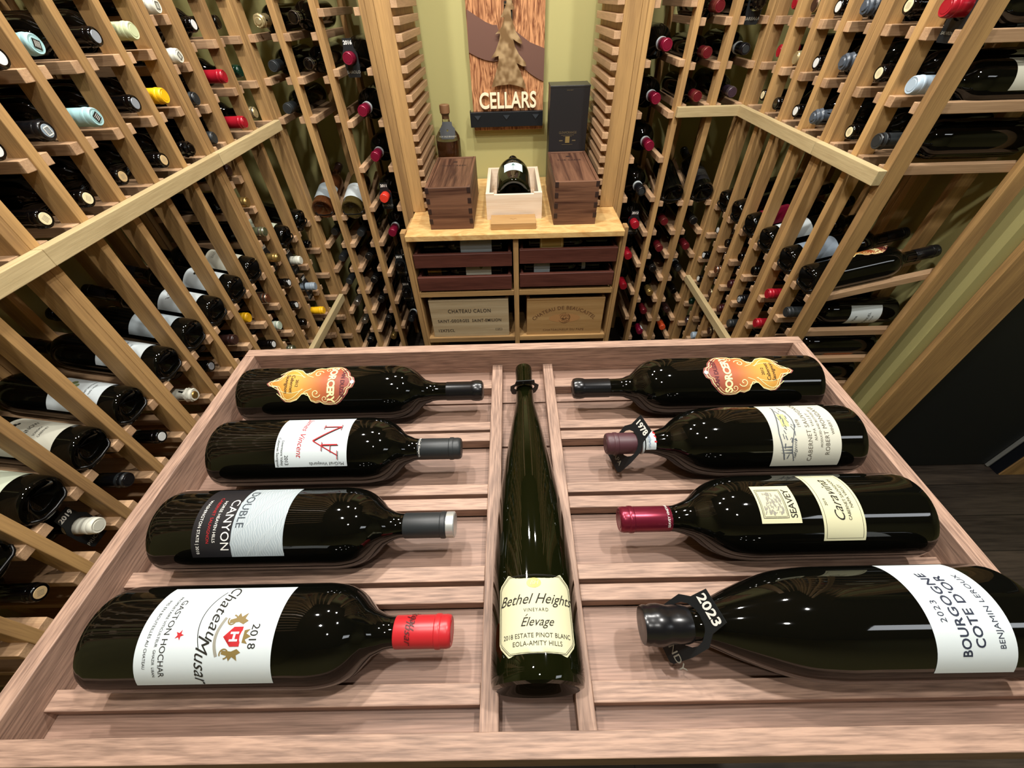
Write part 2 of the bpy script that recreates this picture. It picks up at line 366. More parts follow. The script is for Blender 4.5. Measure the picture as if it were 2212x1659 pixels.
# style: capsule material, disc material, ring material, length, wax, words
ST = {'disc_white': (KG, DW, None, 'black capsule with white disc'), 'disc_silver': (KG, DS, None, 'black capsule with silver disc'), 'disc_cream': (KG, DC, None, 'black capsule with cream disc'),
 'disc_tan': (KG, DT, None, 'black capsule with tan disc'), 'lightblue_print': (LBL, LBL, None, 'light blue capsule with print'), 'palegreen': (PGR, PGR, None, 'pale green capsule'),
 'black': (KG, KG, None, 'glossy black capsule'), 'black_print': (K, GRY, None, 'black capsule with grey print'), 'yellow': (YEL, YEL, None, 'yellow capsule'), 'red': (RED, RED, None, 'red capsule'),
 'green': (GRN, GRN, None, 'dark green capsule'), 'black_wax': (KG, KG, None, 'lumpy black wax seal'), 'gold_ring': (PGD, PGD, SIL, 'pale gold ringed capsule'), 'white_print': (WHT, WHT, None, 'white capsule with grey print'),
 'charcoal_ring': (CH, CH, K, 'charcoal ringed capsule'), 'charcoal': (CH, CH, None, 'charcoal capsule'), 'brown': (BRN, BRN, None, 'dark brown capsule'), 'gold': (GLD, GLD, None, 'gold capsule'),
 'olive_ring': (OLV, OLV, SIL, 'olive capsule with silver rings'), 'white_strip': (WHT, WHT, None, 'white paper strip'), 'black_ring': (K, K, CH, 'black ringed capsule'), 'white_foil': (WHT, GLD, None, 'crumpled white foil'),
 'copper_ring': (COP, COP, SIL, 'copper ringed capsule'), 'mint_ring': (MNT, MNT, WHT, 'pale mint ringed capsule'), 'white': (WHT, WHT, None, 'white capsule'), 'grey': (GRY, GRY, None, 'smooth blue grey capsule'),
 'navy': (NV, NV, None, 'navy capsule'), 'gold_foil': (PGD, PGD, None, 'crinkled gold foil'), 'black_silver_rings': (KG, KG, SIL, 'black capsule with silver rings'), 'black_silver_ring': (K, K, SIL, 'black capsule with silver band'),
 'silver': (SIL, SIL, None, 'shiny silver capsule'), 'claret': (CLR, CLR, None, 'claret capsule'), 'claret_white': (CLR, CLR, None, 'claret capsule with white neck band'), 'vermilion': (VER, VER, None, 'vermilion capsule'),
 'white_band': (K, CH, None, 'black capsule with white neck band'), 'maroon_ring': (MAR, MAR, COP, 'maroon ringed capsule'), 'plum': (PLM, PLM, SIL, 'plum and silver capsule'), 'maroon': (MAR, MAR, None, 'maroon capsule'),
 'crimson_paper': (CLR, CLR, None, 'crimson capsule with white paper'), 'orange': (ORG, ORG, None, 'orange capsule'), 'bronze': (BRZ, BRZ, PGD, 'bronze capsule'), 'slate_wax': (SLW, SLW, None, 'slate wax seal'),
 'palegold': (PGD, PGD, None, 'pale gold capsule'), 'paleblue': (PBL, PBL, None, 'pale blue capsule'), 'maroon_dark': (MRD, MRD, None, 'dark maroon capsule')}
_art = {}
def bottle_parts(root, glass, L, rn, style, caplen=0.06, band=False):
    cmx, dm, rg, words = ST[style]
    child('glass_body', glass, root)
    cp = child('capsule', foil(L, rn, caplen, cmx, dm, 1 if 'wax' in style or 'foil' in style else 0, rg), root, label=words)
    if style.endswith('_white') or style in ('white_band',) :
        child('neck_band', lathe('neck_band', [(rn + 0.0016, L - caplen - 0.010), (rn + 0.0020, L - caplen - 0.0095), (rn + 0.0020, L - caplen + 0.001), (rn + 0.0016, L - caplen + 0.0015)], [PAPER], 24), root, label='white neck band')
    if 'print' in style:
        k = 'pr' + style
        if k not in _art:
            sq = rect2d(0.0135, 0.0135) if 'lightblue' in style else frame2d(0.010, 0.012, 0.0015)
            ln = join2d([move2d(rect2d(0.0095, 0.0008), 0, -0.004 + 0.0025 * i) for i in range(4)])
            _art[k] = (flat('print', sq, INK if 'light' in style or 'white' in style else INK_W, 'XY', L + 0.0017), flat('print_lines', ln, INK_W if 'light' in style else INK_G, 'XY', L + 0.0020))
        pr = child('printed_mark', _art[k][0], cp); 
        pr2 = child('printed_mark', _art[k][1], cp)
        pr.rotation_euler = pr2.rotation_euler = (0, 0, 0.1)
    if 'disc_cream' in style or style == 'disc_tan':
        k = 'dl' + style
        if k not in _art: _art[k] = flat('disc_lines', join2d([move2d(rect2d(0.010, 0.0006), 0, -0.004 + 0.0026 * i) for i in range(4)]), INK_G, 'XY', L + 0.0013)
        child('printed_mark', _art[k], cp)
def axis_matrix(base, up, out, roll=0.0):
    """base point, neck direction, label direction -> matrix of a bottle root"""
    up = Vector(up).normalized(); out = Vector(out); out = (out - up * out.dot(up)).normalized()
    Y = -out; X = Y.cross(up)
    m = Matrix(((X.x, Y.x, up.x, base[0]), (X.y, Y.y, up.y, base[1]), (X.z, Y.z, up.z, base[2]), (0, 0, 0, 1)))
    return m @ Matrix.Rotation(roll, 4, 'Z')

# ---------------------------------------------------------------- serving tray with its eight slat pairs
tray = thing('display_tray', P(0, 0, -ZT), 'reddish brown slatted wooden tray with raised edges, holding nine large bottles', 'display tray')
W2, D, T = 0.52, 0.5371, 0.0192
def tb(name, x0, x1, y0, y1, z0, z1, mt, **kw): return bx(name, x0, x1, y0, y1, z0 + ZT, z1 + ZT, mt, tray, 0.0009, **kw)
tb('side_rail', -W2, -W2 + T, 0, D, -0.118, 0, MAHO['Y']); tb('side_rail', W2 - T, W2, 0, D, -0.118, 0, MAHO['Y'])
tb('back_rail', -W2, W2, D, D + 0.0188, -0.118, 0, MAHO['X']); tb('front_rail', -W2, W2, -0.0188, 0, -0.118, 0, MAHO['X'])
DL0, DL1, DR0, DR1 = -0.0572, -0.0381, 0.0392, 0.0572
tb('divider', DL0, DL1, 0, D, -0.075, -0.0372, MAHO['Y']); tb('divider', DR0, DR1, 0, D, -0.075, -0.0372, MAHO['Y'])
for y0, y1 in ((0.4738, 0.4930), (0.3778, 0.3945), (0.3550, 0.3723), (0.2600, 0.2765), (0.2360, 0.2538), (0.1418, 0.1600), (0.1176, 0.1362), (0.0235, 0.0418)):
    tb('slat', -W2 + T, DL0, y0, y1, -0.0555, -0.0368, MAHO['X']); tb('slat', DR1, W2 - T, y0, y1, -0.0555, -0.0368, MAHO['X'])
for y0, y1 in ((0.455, 0.5371), (0.357, 0.452), (0.2385, 0.354), (0.120, 0.2355), (0.0, 0.117)):
    tb('bottom_board', -W2 + T, W2 - T, y0, y1, -0.0745, -0.0562, MAHO_D['X'])
isl = thing('island_cabinet', P(0, 0.26, -ZT), 'dark wooden island cabinet standing under the display tray', 'cabinet')
bx('body', -0.40, 0.40, -0.19, 0.22, 0.08, ZT - 0.0755, DRAW['X'], isl); bx('plinth', -0.37, 0.37, -0.16, 0.20, 0.0, 0.08, DRAW['X'], isl)

# ---------------------------------------------------------------- the nine bottles lying in the tray
def big_bottle(name, key, side, tip, y, z, L, prof, capmat, caplen, label, rn=0.0148, glass=GLASS, capring=None, top=None):
    """side -1: neck towards +x, base at left; side +1: neck towards -x"""
    up = (1, 0, 0) if side < 0 else (-1, 0, 0); b = P(tip - L if side < 0 else tip + L, y, z)
    o = thing(name, (0, 0, 0), label, 'wine bottle', 'large bottles lying in the tray'); o.matrix_world = axis_matrix(b, up, (0, 0, 1))
    child('glass_body', lathe('glass', prof, [glass], 72), o)
    if capmat: child('capsule', foil(L, rn, caplen, capmat, top, 0, capring), o)
    return o
def art(o, items, r, L, parent=None):
    """items: (name, geometry, distance from the tip, angle, material, lift)"""
    out = []
    for nm, g, s, a, m, lift in items: out.append(child(nm, wrap(nm, g, r, L - s, a, m, lift), parent or o))
    return out
def BP(rn, r, neck, sh, L): # bordeaux magnum from tip distances
    k = sh
    pts = [(0.001, rn), (0.02, rn), (neck * 0.7, rn * 1.01), (neck, rn * 1.07), (neck + k * 0.10, rn * 1.26), (neck + k * 0.22, r * 0.46), (neck + k * 0.33, r * 0.63), (neck + k * 0.46, r * 0.79), (neck + k * 0.62, r * 0.91), (neck + k * 0.80, r * 0.972), (neck + k * 1.0, r), (neck + k * 1.3, r), (L, r)]
    return prof_pts(pts, L)
T2 = text2d
def sub(parent, name, gl, r, zc, ac, mat, lift=0.0006): return child(name, wrap(name, join2d(gl), r, zc, ac, mat, lift), parent)

# the label shaped like a flask, on two bottles at the back of the tray
def flask_label(o, r, L, ac):
    half = [(0.3435, 0), (0.3395, 5), (0.3285, 7), (0.3235, 16), (0.319, 30), (0.313, 37), (0.3055, 38), (0.295, 34), (0.286, 23), (0.277, 22), (0.2735, 30), (0.271, 37), (0.2635, 41), (0.2560, 39), (0.2500, 44), (0.241, 45), (0.231, 44), (0.2245, 39), (0.2185, 31), (0.2125, 22), (0.2105, 14), (0.2045, 10), (0.2015, 0)]
    sc = 0.273; rad = math.radians
    pts = [(r * rad(a), sc - s) for s, a in half] + [(-r * rad(a), sc - s) for s, a in half[-2:0:-1]]
    def grow(p, k): return [(x * k, y * k) for x, y in p]
    lb = child('label', wrap('label', poly2d(pts, 0.005), r, L - sc, ac, plain('dusky_rose_label', '#8e5146', 0.4), 0.0003), o, label='flask shaped orange and rose label')
    m, nt, b = nodes('amber_label'); N = nt.nodes; LN = nt.links
    tc = N.new('ShaderNodeTexCoord'); sep = N.new('ShaderNodeSeparateXYZ'); LN.new(tc.outputs['Object'], sep.inputs[0])
    mr = N.new('ShaderNodeMapRange'); mr.inputs[1].default_value = L - 0.335; mr.inputs[2].default_value = L - 0.205; LN.new(sep.outputs[2], mr.inputs[0])
    cr = N.new('ShaderNodeValToRGB'); el = cr.color_ramp.elements; el[0].color = lin('#bf7426'); el[1].color = lin('#803c3c')
    e = el.new(0.28); e.color = lin('#cc9c42'); e = el.new(0.62); e.color = lin('#b06038'); LN.new(mr.outputs[0], cr.inputs[0]); LN.new(cr.outputs[0], b.inputs['Base Color']); b.inputs['Roughness'].default_value = 0.4
    child('label_panel', wrap('label_panel', poly2d(grow(pts, 0.93), 0.005), r, L - sc, ac, m, 0.0006), lb, label='orange panel fading to red at the top')
    cream = [line2d(grow(pts, 0.95), 0.0011, True), line2d(grow(pts, 0.89), 0.0006, True)]
    for sg in (-1, 1):
        cream += [line2d([(sg * (0.004 + 0.012 * math.sin(t * 2.6)), -0.062 + 0.052 * t) for t in [i / 12 for i in range(13)]], 0.0007),
                  line2d([(sg * (0.012 + 0.014 * math.sin(t * 3.0 + 0.3)), -0.052 + 0.040 * t) for t in [i / 12 for i in range(13)]], 0.0009),
                  line2d([(sg * (0.017 + (0.001 + 0.0065 * t) * math.cos(7.5 * t)), 0.010 + (0.001 + 0.0065 * t) * math.sin(7.5 * t)) for t in [i / 20 for i in range(21)]], 0.0012),
                  line2d([(sg * (0.026 + (0.001 + 0.005 * t) * math.cos(8 * t)), 0.024 + (0.001 + 0.005 * t) * math.sin(8 * t)) for t in [i / 20 for i in range(21)]], 0.0010),
                  line2d([(sg * (0.010 + 0.012 * t), 0.003 - 0.012 * math.sin(3 * t)) for t in [i / 12 for i in range(13)]], 0.0008)]
    child('line_ornament', wrap('line_ornament', join2d(cream), r, L - sc, ac, INK_CREAM, 0.0009), lb)
    child('lettering', wrap('lettering', join2d([move2d(T2('SORCERY', 0.0160, 0, 0.0006, 0.92), 0, 0.033)]), r, L - sc, ac, INK_CREAM, 0.0011), lb)
    child('lettering', wrap('lettering', join2d([move2d(T2('VAN DUZER', 0.0090, 0, 0.0003), 0, 0.051)]), r, L - sc, ac, plain('wine_red_ink', '#5a1c22', 0.6), 0.0011), lb)
    child('lettering', wrap('lettering', join2d([move2d(T2('2012', 0.0065), 0, -0.022), move2d(T2('Cabernet', 0.0080, 0.1), 0, -0.030), move2d(T2('Sauvignon', 0.0080, 0.1), 0, -0.038)]), r, L - sc, ac, INK, 0.0011), lb)
    child('crest_dot', wrap('crest_dot', poly2d([(0.0032 * math.cos(t), 0.067 + 0.0032 * math.sin(t)) for t in [k * 0.523 for k in range(12)]], 0.004), r, L - sc, ac, PAPER, 0.0012), lb)

o = big_bottle('magnum_bottle', 'L1', -1, -0.069, 0.4408, -0.0089, 0.395, BP(0.0150, 0.0472, 0.085, 0.068, 0.395), None, 0, 'black bottle with orange flask shaped label at the tray\'s back left')
child('capsule', lathe('capsule', [(0.0158, 0.333), (0.0160, 0.334), (0.0160, 0.374), (0.0172, 0.377), (0.0178, 0.382), (0.0178, 0.388), (0.0165, 0.393), (0.012, 0.3955), (0.0, 0.396)], [K], 40), o, label='plain black capsule')
flask_label(o, 0.0472, 0.395, 22)
o = big_bottle('magnum_bottle', 'R1', 1, 0.082, 0.4396, -0.0085, 0.394, BP(0.0150, 0.0477, 0.085, 0.068, 0.394), None, 0, 'black bottle with orange flask shaped label at the tray\'s back right')
child('capsule', lathe('capsule', [(0.0158, 0.332), (0.0160, 0.333), (0.0160, 0.373), (0.0172, 0.376), (0.0178, 0.381), (0.0178, 0.387), (0.0165, 0.392), (0.012, 0.3945), (0.0, 0.395)], [K], 40), o, label='plain black capsule')
flask_label(o, 0.0477, 0.394, -20)

# L2: white label with red monogram
r, L = 0.0486, 0.347
o = big_bottle('magnum_bottle', 'L2', -1, -0.097, 0.3185, -0.0064, L, BP(0.0148, r, 0.066, 0.070, L), CH, 0.062, 'black magnum, white label with red monogram and handwriting, second from back on tray\'s left')
ac = 14.5; sc = 0.1985; w = math.radians(94) * r
lb = child('label', wrap('label', rect2d(w, 0.0985, 24, 2), r, L - sc, ac, PAPER, 0.0003), o, label='white paper label')
blk = [move2d(T2('McGrail Vineyards', 0.0064), w / 2 - 0.0045, 0.0215, -math.pi / 2), move2d(T2('2013', 0.0070), w / 2 - 0.010, -0.0335), move2d(T2('Livermore Valley', 0.0050), w / 2 - 0.020, -0.0395), move2d(T2('Cabernet Sauvignon', 0.0050), w / 2 - 0.021, -0.0452)]
child('lettering', wrap('lettering', join2d(blk), r, L - sc, ac, INK, 0.0006), lb)
red = [move2d(T2('James Vincent', 0.0112, 0.30, 0.0), -0.006, -0.015, -0.04)]
child('handwriting', wrap('handwriting', join2d(red), r, L - sc, ac, INK_R, 0.0006), lb)
def stroke(a, b, w_, n=6): return line2d([(a[0] + (b[0] - a[0]) * i / n, a[1] + (b[1] - a[1]) * i / n) for i in range(n + 1)], w_)
mono = [stroke((-0.018, 0.036), (-0.018, 0.012), 0.0012), stroke((-0.018, 0.036), (0.004, 0.001), 0.0016), stroke((0.004, 0.001), (0.024, 0.036), 0.0012), stroke((0.010, 0.036), (0.010, 0.014), 0.0016),
        stroke((-0.022, 0.036), (-0.012, 0.036), 0.0008), stroke((-0.022, 0.012), (-0.014, 0.012), 0.0008), stroke((0.018, 0.036), (0.030, 0.036), 0.0008), stroke((0.006, 0.014), (0.018, 0.014), 0.0008), stroke((0.010, 0.026), (0.020, 0.026), 0.0008)]
child('monogram', wrap('monogram', join2d(mono), r, L - sc, ac, INK_R, 0.0007), lb)
child('monogram', wrap('monogram', join2d([move2d(m, 0.0012, 0.0012) for m in mono]), r, L - sc, ac, INK, 0.0005), lb)
child('lettering', wrap('lettering', move2d(T2('McGrail Vineyards', 0.0042), 0, 0), 0.0165, L - 0.058, ac + 10, INK_W, 0.0006), o)

# L3: pale wavy label with black part
L, r = 0.353, 0.0486
o = big_bottle('magnum_bottle', 'L3', -1, -0.096, 0.2000, -0.0069, L, BP(0.0142, r, 0.070, 0.070, L), CH, 0.062, 'black magnum with wavy lined pale label beside a black label, on tray\'s left', top=GREY_METAL)
ac = 10; w = math.radians(110) * r
lb = child('label', wrap('label', rect2d(w, 0.0605, 24, 2), r, L - 0.2203, ac, PAPER_G, 0.0003), o, label='pale grey label with white wavy lines')
child('cap_top', lathe('cap_top', [(0.0152, L - 0.009), (0.0160, L - 0.0085), (0.0160, L + 0.0005), (0.0145, L + 0.0016), (0.0, L + 0.0016)], [GREY_METAL], 36), o, label='bare silver grey end of the capsule')
wl = []
rd = random.Random(5)
for i in range(24):
    y0 = -0.028 + 0.056 * i / 23; ph = rd.uniform(-0.4, 0.4)
    wl.append(line2d([(-w / 2 + 0.001 + (w - 0.002) * t / 40, y0 + 0.0016 * math.sin(0.33 * t + 0.35 * i + ph) + 0.0009 * math.sin(0.9 * t + i)) for t in range(41)], 0.00055))
child('wavy_lines', wrap('wavy_lines', join2d(wl), r, L - 0.2203, ac, PAPER, 0.0006), lb)
lk = child('label', wrap('label', rect2d(w, 0.046, 24, 2), r, L - 0.2735, ac, PAPER_K, 0.00025), o, label='black label carrying the maker\'s lettering')
child('lettering', wrap('lettering', join2d([move2d(T2('CANYON', 0.0140, 0, 0, 1.0), 0.008, 0.0155)]), r, L - 0.2735, ac, INK_W, 0.0006), lk)
child('lettering', wrap('lettering', join2d([move2d(T2('DOUBLE', 0.0130, 0, 0, 1.0), -0.012, -0.0225)]), r, L - 0.2203, ac, plain('slate_ink', '#39424a', 0.6), 0.0008), lb)
child('lettering', wrap('lettering', join2d([move2d(T2('HORSE HEAVEN HILLS', 0.0050), 0.004, 0.003), move2d(T2('WASHINGTON STATE | 2018', 0.0050), 0.010, -0.0155)]), r, L - 0.2735, ac, INK_W, 0.0006), lk)
child('lettering', wrap('lettering', move2d(T2('CABERNET SAUVIGNON', 0.0050), 0.002, -0.004), r, L - 0.2735, ac, INK_R, 0.0006), lk)

# L4: large white label with crest, red capsule
L, r = 0.354, 0.0480
o = big_bottle('magnum_bottle', 'L4', -1, -0.088, 0.0817, -0.0072, L, BP(0.0143, r, 0.066, 0.070, L), cm('bright_red', '#b5242a', 0.35), 0.058, 'black magnum with white crested label and red capsule, front left of tray')
ac = 11; w = math.radians(116) * r; zc = L - 0.2273
lb = child('label', wrap('label', rect2d(w, 0.130, 28, 2), r, zc, ac, PAPER, 0.0003), o, label='large white paper label')
child('lettering', wrap('lettering', join2d([move2d(T2('Chateau', 0.0165, 0.45, 0.0), -0.022, 0.004), move2d(T2('Musar', 0.0175, 0.45, 0.0), 0.023, -0.002),
    line2d([(-0.040 + 0.055 * t, -0.004 - 0.007 * math.sin(3.14 * t)) for t in [i / 20 for i in range(21)]], 0.0007)]), r, zc, ac, INK, 0.0006), lb)
child('lettering', wrap('lettering', join2d([move2d(T2('2018', 0.0105), 0.004, 0.045), move2d(T2('GASTON HOCHAR', 0.0080), 0.004, -0.0395), move2d(T2('PROPRIETAIRE VITICULTEUR  GHAZIR  LIBAN', 0.0036), 0.002, -0.0465), move2d(T2('MIS EN BOUTEILLES AU CHATEAU', 0.0040), 0.000, -0.0555)]), r, zc, ac, INK, 0.0006), lb)
star = [((0.0045 if k % 2 == 0 else 0.0018) * math.sin(k * math.pi / 5), (0.0045 if k % 2 == 0 else 0.0018) * math.cos(k * math.pi / 5)) for k in range(10)]
child('star', wrap('star', move2d(poly2d(star, 0.01), 0.002, -0.0265), r, zc, ac, INK_R, 0.0006), lb)
sh = [(-0.008, 0.008), (0.008, 0.008), (0.008, -0.001), (0.0, -0.009), (-0.008, -0.001)]
child('crest_shield', wrap('crest_shield', move2d(poly2d(sh, 0.004), 0.004, 0.0255), r, zc, ac, INK_R, 0.0007), lb)
child('crest_tower', wrap('crest_tower', move2d(join2d([move2d(rect2d(0.0018, 0.008), -0.003, 0), move2d(rect2d(0.0018, 0.008), 0.003, 0), rect2d(0.006, 0.0022)]), 0.004, 0.027), r, zc, ac, PAPER, 0.0009), lb)
gold = []
for sg in (-1, 1):
    gold += [poly2d([(sg * (0.011 + a), b + 0.026) for a, b in ((0, -0.008), (0.003, -0.0085), (0.0045, -0.003), (0.009, -0.001), (0.0055, 0.002), (0.009, 0.007), (0.004, 0.006), (0.002, 0.010), (-0.001, 0.006), (0.001, 0.001))][::sg], 0.01)]
    gold += [line2d([(sg * (0.014 + 0.004 * math.cos(t)), 0.020 + 0.004 * math.sin(t)) for t in [i * 0.3 for i in range(18)]], 0.0012)]
gold += [poly2d([(-0.005, 0.0355), (-0.006, 0.041), (-0.0025, 0.038), (0.0, 0.043), (0.0025, 0.038), (0.006, 0.041), (0.005, 0.0355)], 0.01)]
child('crest_lions', wrap('crest_lions', move2d(join2d(gold), 0.004, 0), r, zc, ac, plain('old_gold_ink', '#7d6a3c', 0.5), 0.0006), lb)
child('crest_ribbon', wrap('crest_ribbon', move2d(line2d([(-0.016 + 0.032 * t, 0.013 - 0.004 * math.sin(3.14 * t)) for t in [i / 14 for i in range(15)]], 0.0028), 0.004, 0), r, zc, ac, INK_G, 0.0006), lb)
child('lettering', wrap('lettering', join2d([move2d(T2('Musar', 0.0110, 0.4), 0.0, 0.0), move2d(T2('Chateau', 0.0110, 0.4), -0.018, 0.004)]), 0.0152, L - 0.042, 5, plain('deep_red_ink', '#4c1212', 0.5), 0.0012), o)

# R2: old bottle with cream label, lot sticker on its neck
L, r = 0.343, 0.0503
o = big_bottle('magnum_bottle', 'R2', 1, 0.117, 0.3187, -0.0037, L, BP(0.0150, r, 0.066, 0.095, L), cm('faded_plum', '#4a2a30', 0.45), 0.050, 'old magnum, cream winery label, white lot sticker on its neck, on tray\'s right')
ac = -23; w = math.radians(116) * r; zc = L - 0.2578
lb = child('label', wrap('label', rect2d(w, 0.091, 28, 2), r, zc, ac, PAPER_I, 0.0003), o, label='aged cream label with a drawing of an arched winery')
drw = [line2d([(-0.040 + 0.080 * t, 0.036 - 0.020 * abs(t - 0.45) ** 1.3) for t in [i / 20 for i in range(21)]], 0.0016), line2d([(-0.042 + 0.084 * t, 0.016 + 0.004 * math.sin(7 * t)) for t in [i / 20 for i in range(21)]], 0.0012)]
for i in range(34): a = rd.uniform(-0.040, 0.036); b = rd.uniform(0.012, 0.030); drw.append(line2d([(a, b), (a + rd.uniform(0.002, 0.007), b + rd.uniform(-0.002, 0.003))], rd.uniform(0.0006, 0.0016)))
for i in range(9): drw.append(line2d([(-0.036 + 0.003 * i + 0.0011 * math.cos(t), 0.014 + 0.003 * math.sin(t)) for t in [j * 0.39 for j in range(9)]], 0.0005))
for x0 in (-0.030, -0.026, -0.022): drw.append(poly2d([(x0 - 0.0012, 0.020), (x0 + 0.0012, 0.020), (x0, 0.036)], 0.01))
child('engraving', wrap('engraving', join2d(drw), r, zc, ac, plain('engraving_ink', '#565b60', 0.7), 0.0006), lb)
child('painted_hill', wrap('painted_hill', join2d([move2d(rect2d(0.020, 0.010, 6, 1), 0.016, 0.024)]), r, zc, ac, plain('straw_wash', '#c9c67e', 0.7), 0.0005), lb)
child('lettering', wrap('lettering', join2d([move2d(T2('CABERNET SAUVIGNON', 0.0082, 0, 0, 1.1), 0.006, -0.0045), move2d(T2('1978', 0.0062), 0.010, 0.006), move2d(T2('NAPA VALLEY', 0.0052, 0.2, 0, 1.3), 0.006, -0.0125), move2d(T2('PRODUCED AND BOTTLED BY', 0.0042), 0.006, -0.0195),
    move2d(T2('ROBERT MONDAVI', 0.0082, 0, 0, 1.1), 0.004, -0.0275), move2d(T2('WINERY', 0.0055), 0.004, -0.0365)]), r, zc, ac, plain('brown_ink', '#5d5648', 0.7), 0.0006), lb)
stk = child('lot_sticker', wrap('lot_sticker', rect2d(0.034, 0.0285, 14, 1), 0.0160, L - 0.068, -12, PAPER, 0.0006), o, label='white sticker reading lot 160')
child('lettering', wrap('lettering', move2d(T2('160', 0.0150, 0.1, 0.0004), 0.001, -0.004), 0.0160, L - 0.068, -12, INK_R, 0.0009), stk)
child('lettering', wrap('lettering', move2d(T2("O'GALLERIE LOT", 0.0042), 0.001, 0.009), 0.0160, L - 0.068, -12, plain('blue_ink', '#3c5b8c', 0.6), 0.0009), stk)
child('neck_ring', lathe('neck_ring', [(0.0158, L - 0.0525), (0.0164, L - 0.052), (0.0164, L - 0.0495), (0.0158, L - 0.049)], [PAPER], 32), o, label='white ring at the capsule\'s end')

# R3: two ivory labels, metallic burgundy capsule
L, r = 0.351, 0.0503
o = big_bottle('magnum_bottle', 'R3', 1, 0.113, 0.2007, -0.0043, L, BP(0.0148, r, 0.068, 0.090, L), cm('metallic_burgundy', '#7a2034', 0.28, 0.6), 0.062, 'black magnum with two ivory labels and shiny burgundy capsule, on tray\'s right')
ac = -10; w = math.radians(51) * r; zc = L - 0.1713
lb = child('label', wrap('label', rect2d(w, 0.0452, 14, 2), r, zc, ac, PAPER_C, 0.0003), o, label='small square ivory label')
child('lettering', wrap('lettering', move2d(T2('SEAVEY', 0.0105, 0, 0.0001, 0.95), 0.0, -0.0155), r, zc, ac, INK, 0.0006), lb)
child('picture_frame', wrap('picture_frame', join2d([move2d(frame2d(0.033, 0.0285, 0.0006), 0, 0.0055), move2d(frame2d(0.030, 0.0255, 0.0004), 0, 0.0055)]), r, zc, ac, INK, 0.0006), lb)
pic = []
for i in range(90): pic.append(move2d(rect2d(rd.uniform(0.001, 0.005), rd.uniform(0.0006, 0.0022)), rd.uniform(-0.012, 0.012), 0.0055 + rd.uniform(-0.0105, 0.0105), rd.uniform(-0.5, 0.5)))
child('engraving', wrap('engraving', join2d(pic), r, zc, ac, INK_G, 0.0005), lb)
w = math.radians(99) * r; zc = L - 0.2413
lb = child('label', wrap('label', rect2d(w, 0.0470, 24, 2), r, zc, ac, PAPER_C, 0.0003), o, label='wide ivory label with thin black border')
child('border_line', wrap('border_line', frame2d(w - 0.006, 0.041, 0.0004, 16), r, zc, ac, INK, 0.0005), lb)
child('lettering', wrap('lettering', join2d([move2d(T2('2019', 0.0042), 0.0, 0.015), move2d(T2('Caravina', 0.0150, 0.45, 0.0), 0.004, 0.003), move2d(T2('CABERNET SAUVIGNON', 0.0048), 0.006, -0.0075), move2d(T2('NAPA VALLEY', 0.0048), 0.008, -0.0130)]), r, zc, ac, INK, 0.0006), lb)
child('lettering', wrap('lettering', move2d(T2('SEAVEY VINEYARD', 0.0042), 0, 0), 0.0160, L - 0.057, -5, INK_W, 0.0004), o)

# R4: burgundy shaped magnum
L, r = 0.365, 0.0521
PR4 = prof_pts([(0.001, 0.0172), (0.012, 0.0180), (0.020, 0.0165), (0.045, 0.0160), (0.060, 0.0185), (0.095, 0.0325), (0.140, 0.0470), (0.175, 0.0514), (0.210, 0.0521), (L, 0.0521)], L)
o = big_bottle('magnum_bottle', 'R4', 1, 0.112, 0.0823, -0.0008, L, PR4, None, 0, 'black slope shouldered magnum with plain white label, front right of tray')
child('capsule', lathe('capsule', [(0.0168, L - 0.048), (0.0178, L - 0.044), (0.0182, L - 0.034), (0.0176, L - 0.028), (0.0186, L - 0.024), (0.0198, L - 0.018), (0.0196, L - 0.011), (0.0184, L - 0.007), (0.0190, L - 0.003), (0.0175, L + 0.0005), (0.013, L + 0.001), (0.0, L + 0.0003)], [K], 40), o, label='black ribbed wax capsule')
ac = -4.5; w = math.radians(126) * r; zc = L - 0.286
lb = child('label', wrap('label', rect2d(w, 0.072, 28, 2), r, zc, ac, PAPER, 0.0003), o, label='plain white paper label')
ink = plain('dark_navy_ink', '#22283a', 0.6)
child('lettering', wrap('lettering', join2d([move2d(T2('2023', 0.0082, 0, 0, 1.2), -0.002, 0.022), move2d(T2('BOURGOGNE', 0.0118, 0, 0.0002, 1.05), -0.002, 0.0085), move2d(T2("COTE D'OR", 0.0118, 0, 0.0002, 1.05), 0.000, -0.0045), move2d(T2('BENJAMIN LEROUX', 0.0074, 0, 0, 1.05), 0.000, -0.0235)]), r, zc, ac, ink, 0.0006), lb)

# centre bottle, neck towards the back
L, r = 0.465, 0.0465
PC = prof_pts([(0.001, 0.0142), (0.010, 0.0148), (0.022, 0.0141), (0.045, 0.0141), (0.085, 0.0150), (0.105, 0.0180), (0.160, 0.0265), (0.250, 0.0388), (0.330, 0.0448), (0.370, 0.0463), (0.39, 0.0465), (L, 0.0465)], L, 0.020)
cb = thing('flute_bottle', (0, 0, 0), 'slender dark green bottle with cream eight sided label between the tray\'s central dividers', 'wine bottle', 'large bottles lying in the tray')
cb.matrix_world = axis_matrix(P(0.0012, 0.030, -0.0110), (0, 1, 0), (0, 0, 1))
child('glass_body', lathe('glass', PC, [GLASS_G], 72), cb)
w, h, c = 0.083, 0.074, 0.012
oc = [(-w / 2 + c, -h / 2), (w / 2 - c, -h / 2), (w / 2 - 0.002, -h / 2 + c * 0.7), (w / 2, -h / 2 + c), (w / 2, h / 2 - c), (w / 2 - 0.002, h / 2 - c * 0.7), (w / 2 - c, h / 2), (-w / 2 + c, h / 2), (-w / 2 + 0.002, h / 2 - c * 0.7), (-w / 2, h / 2 - c), (-w / 2, -h / 2 + c), (-w / 2 + 0.002, -h / 2 + c * 0.7)]
zc = 0.0565
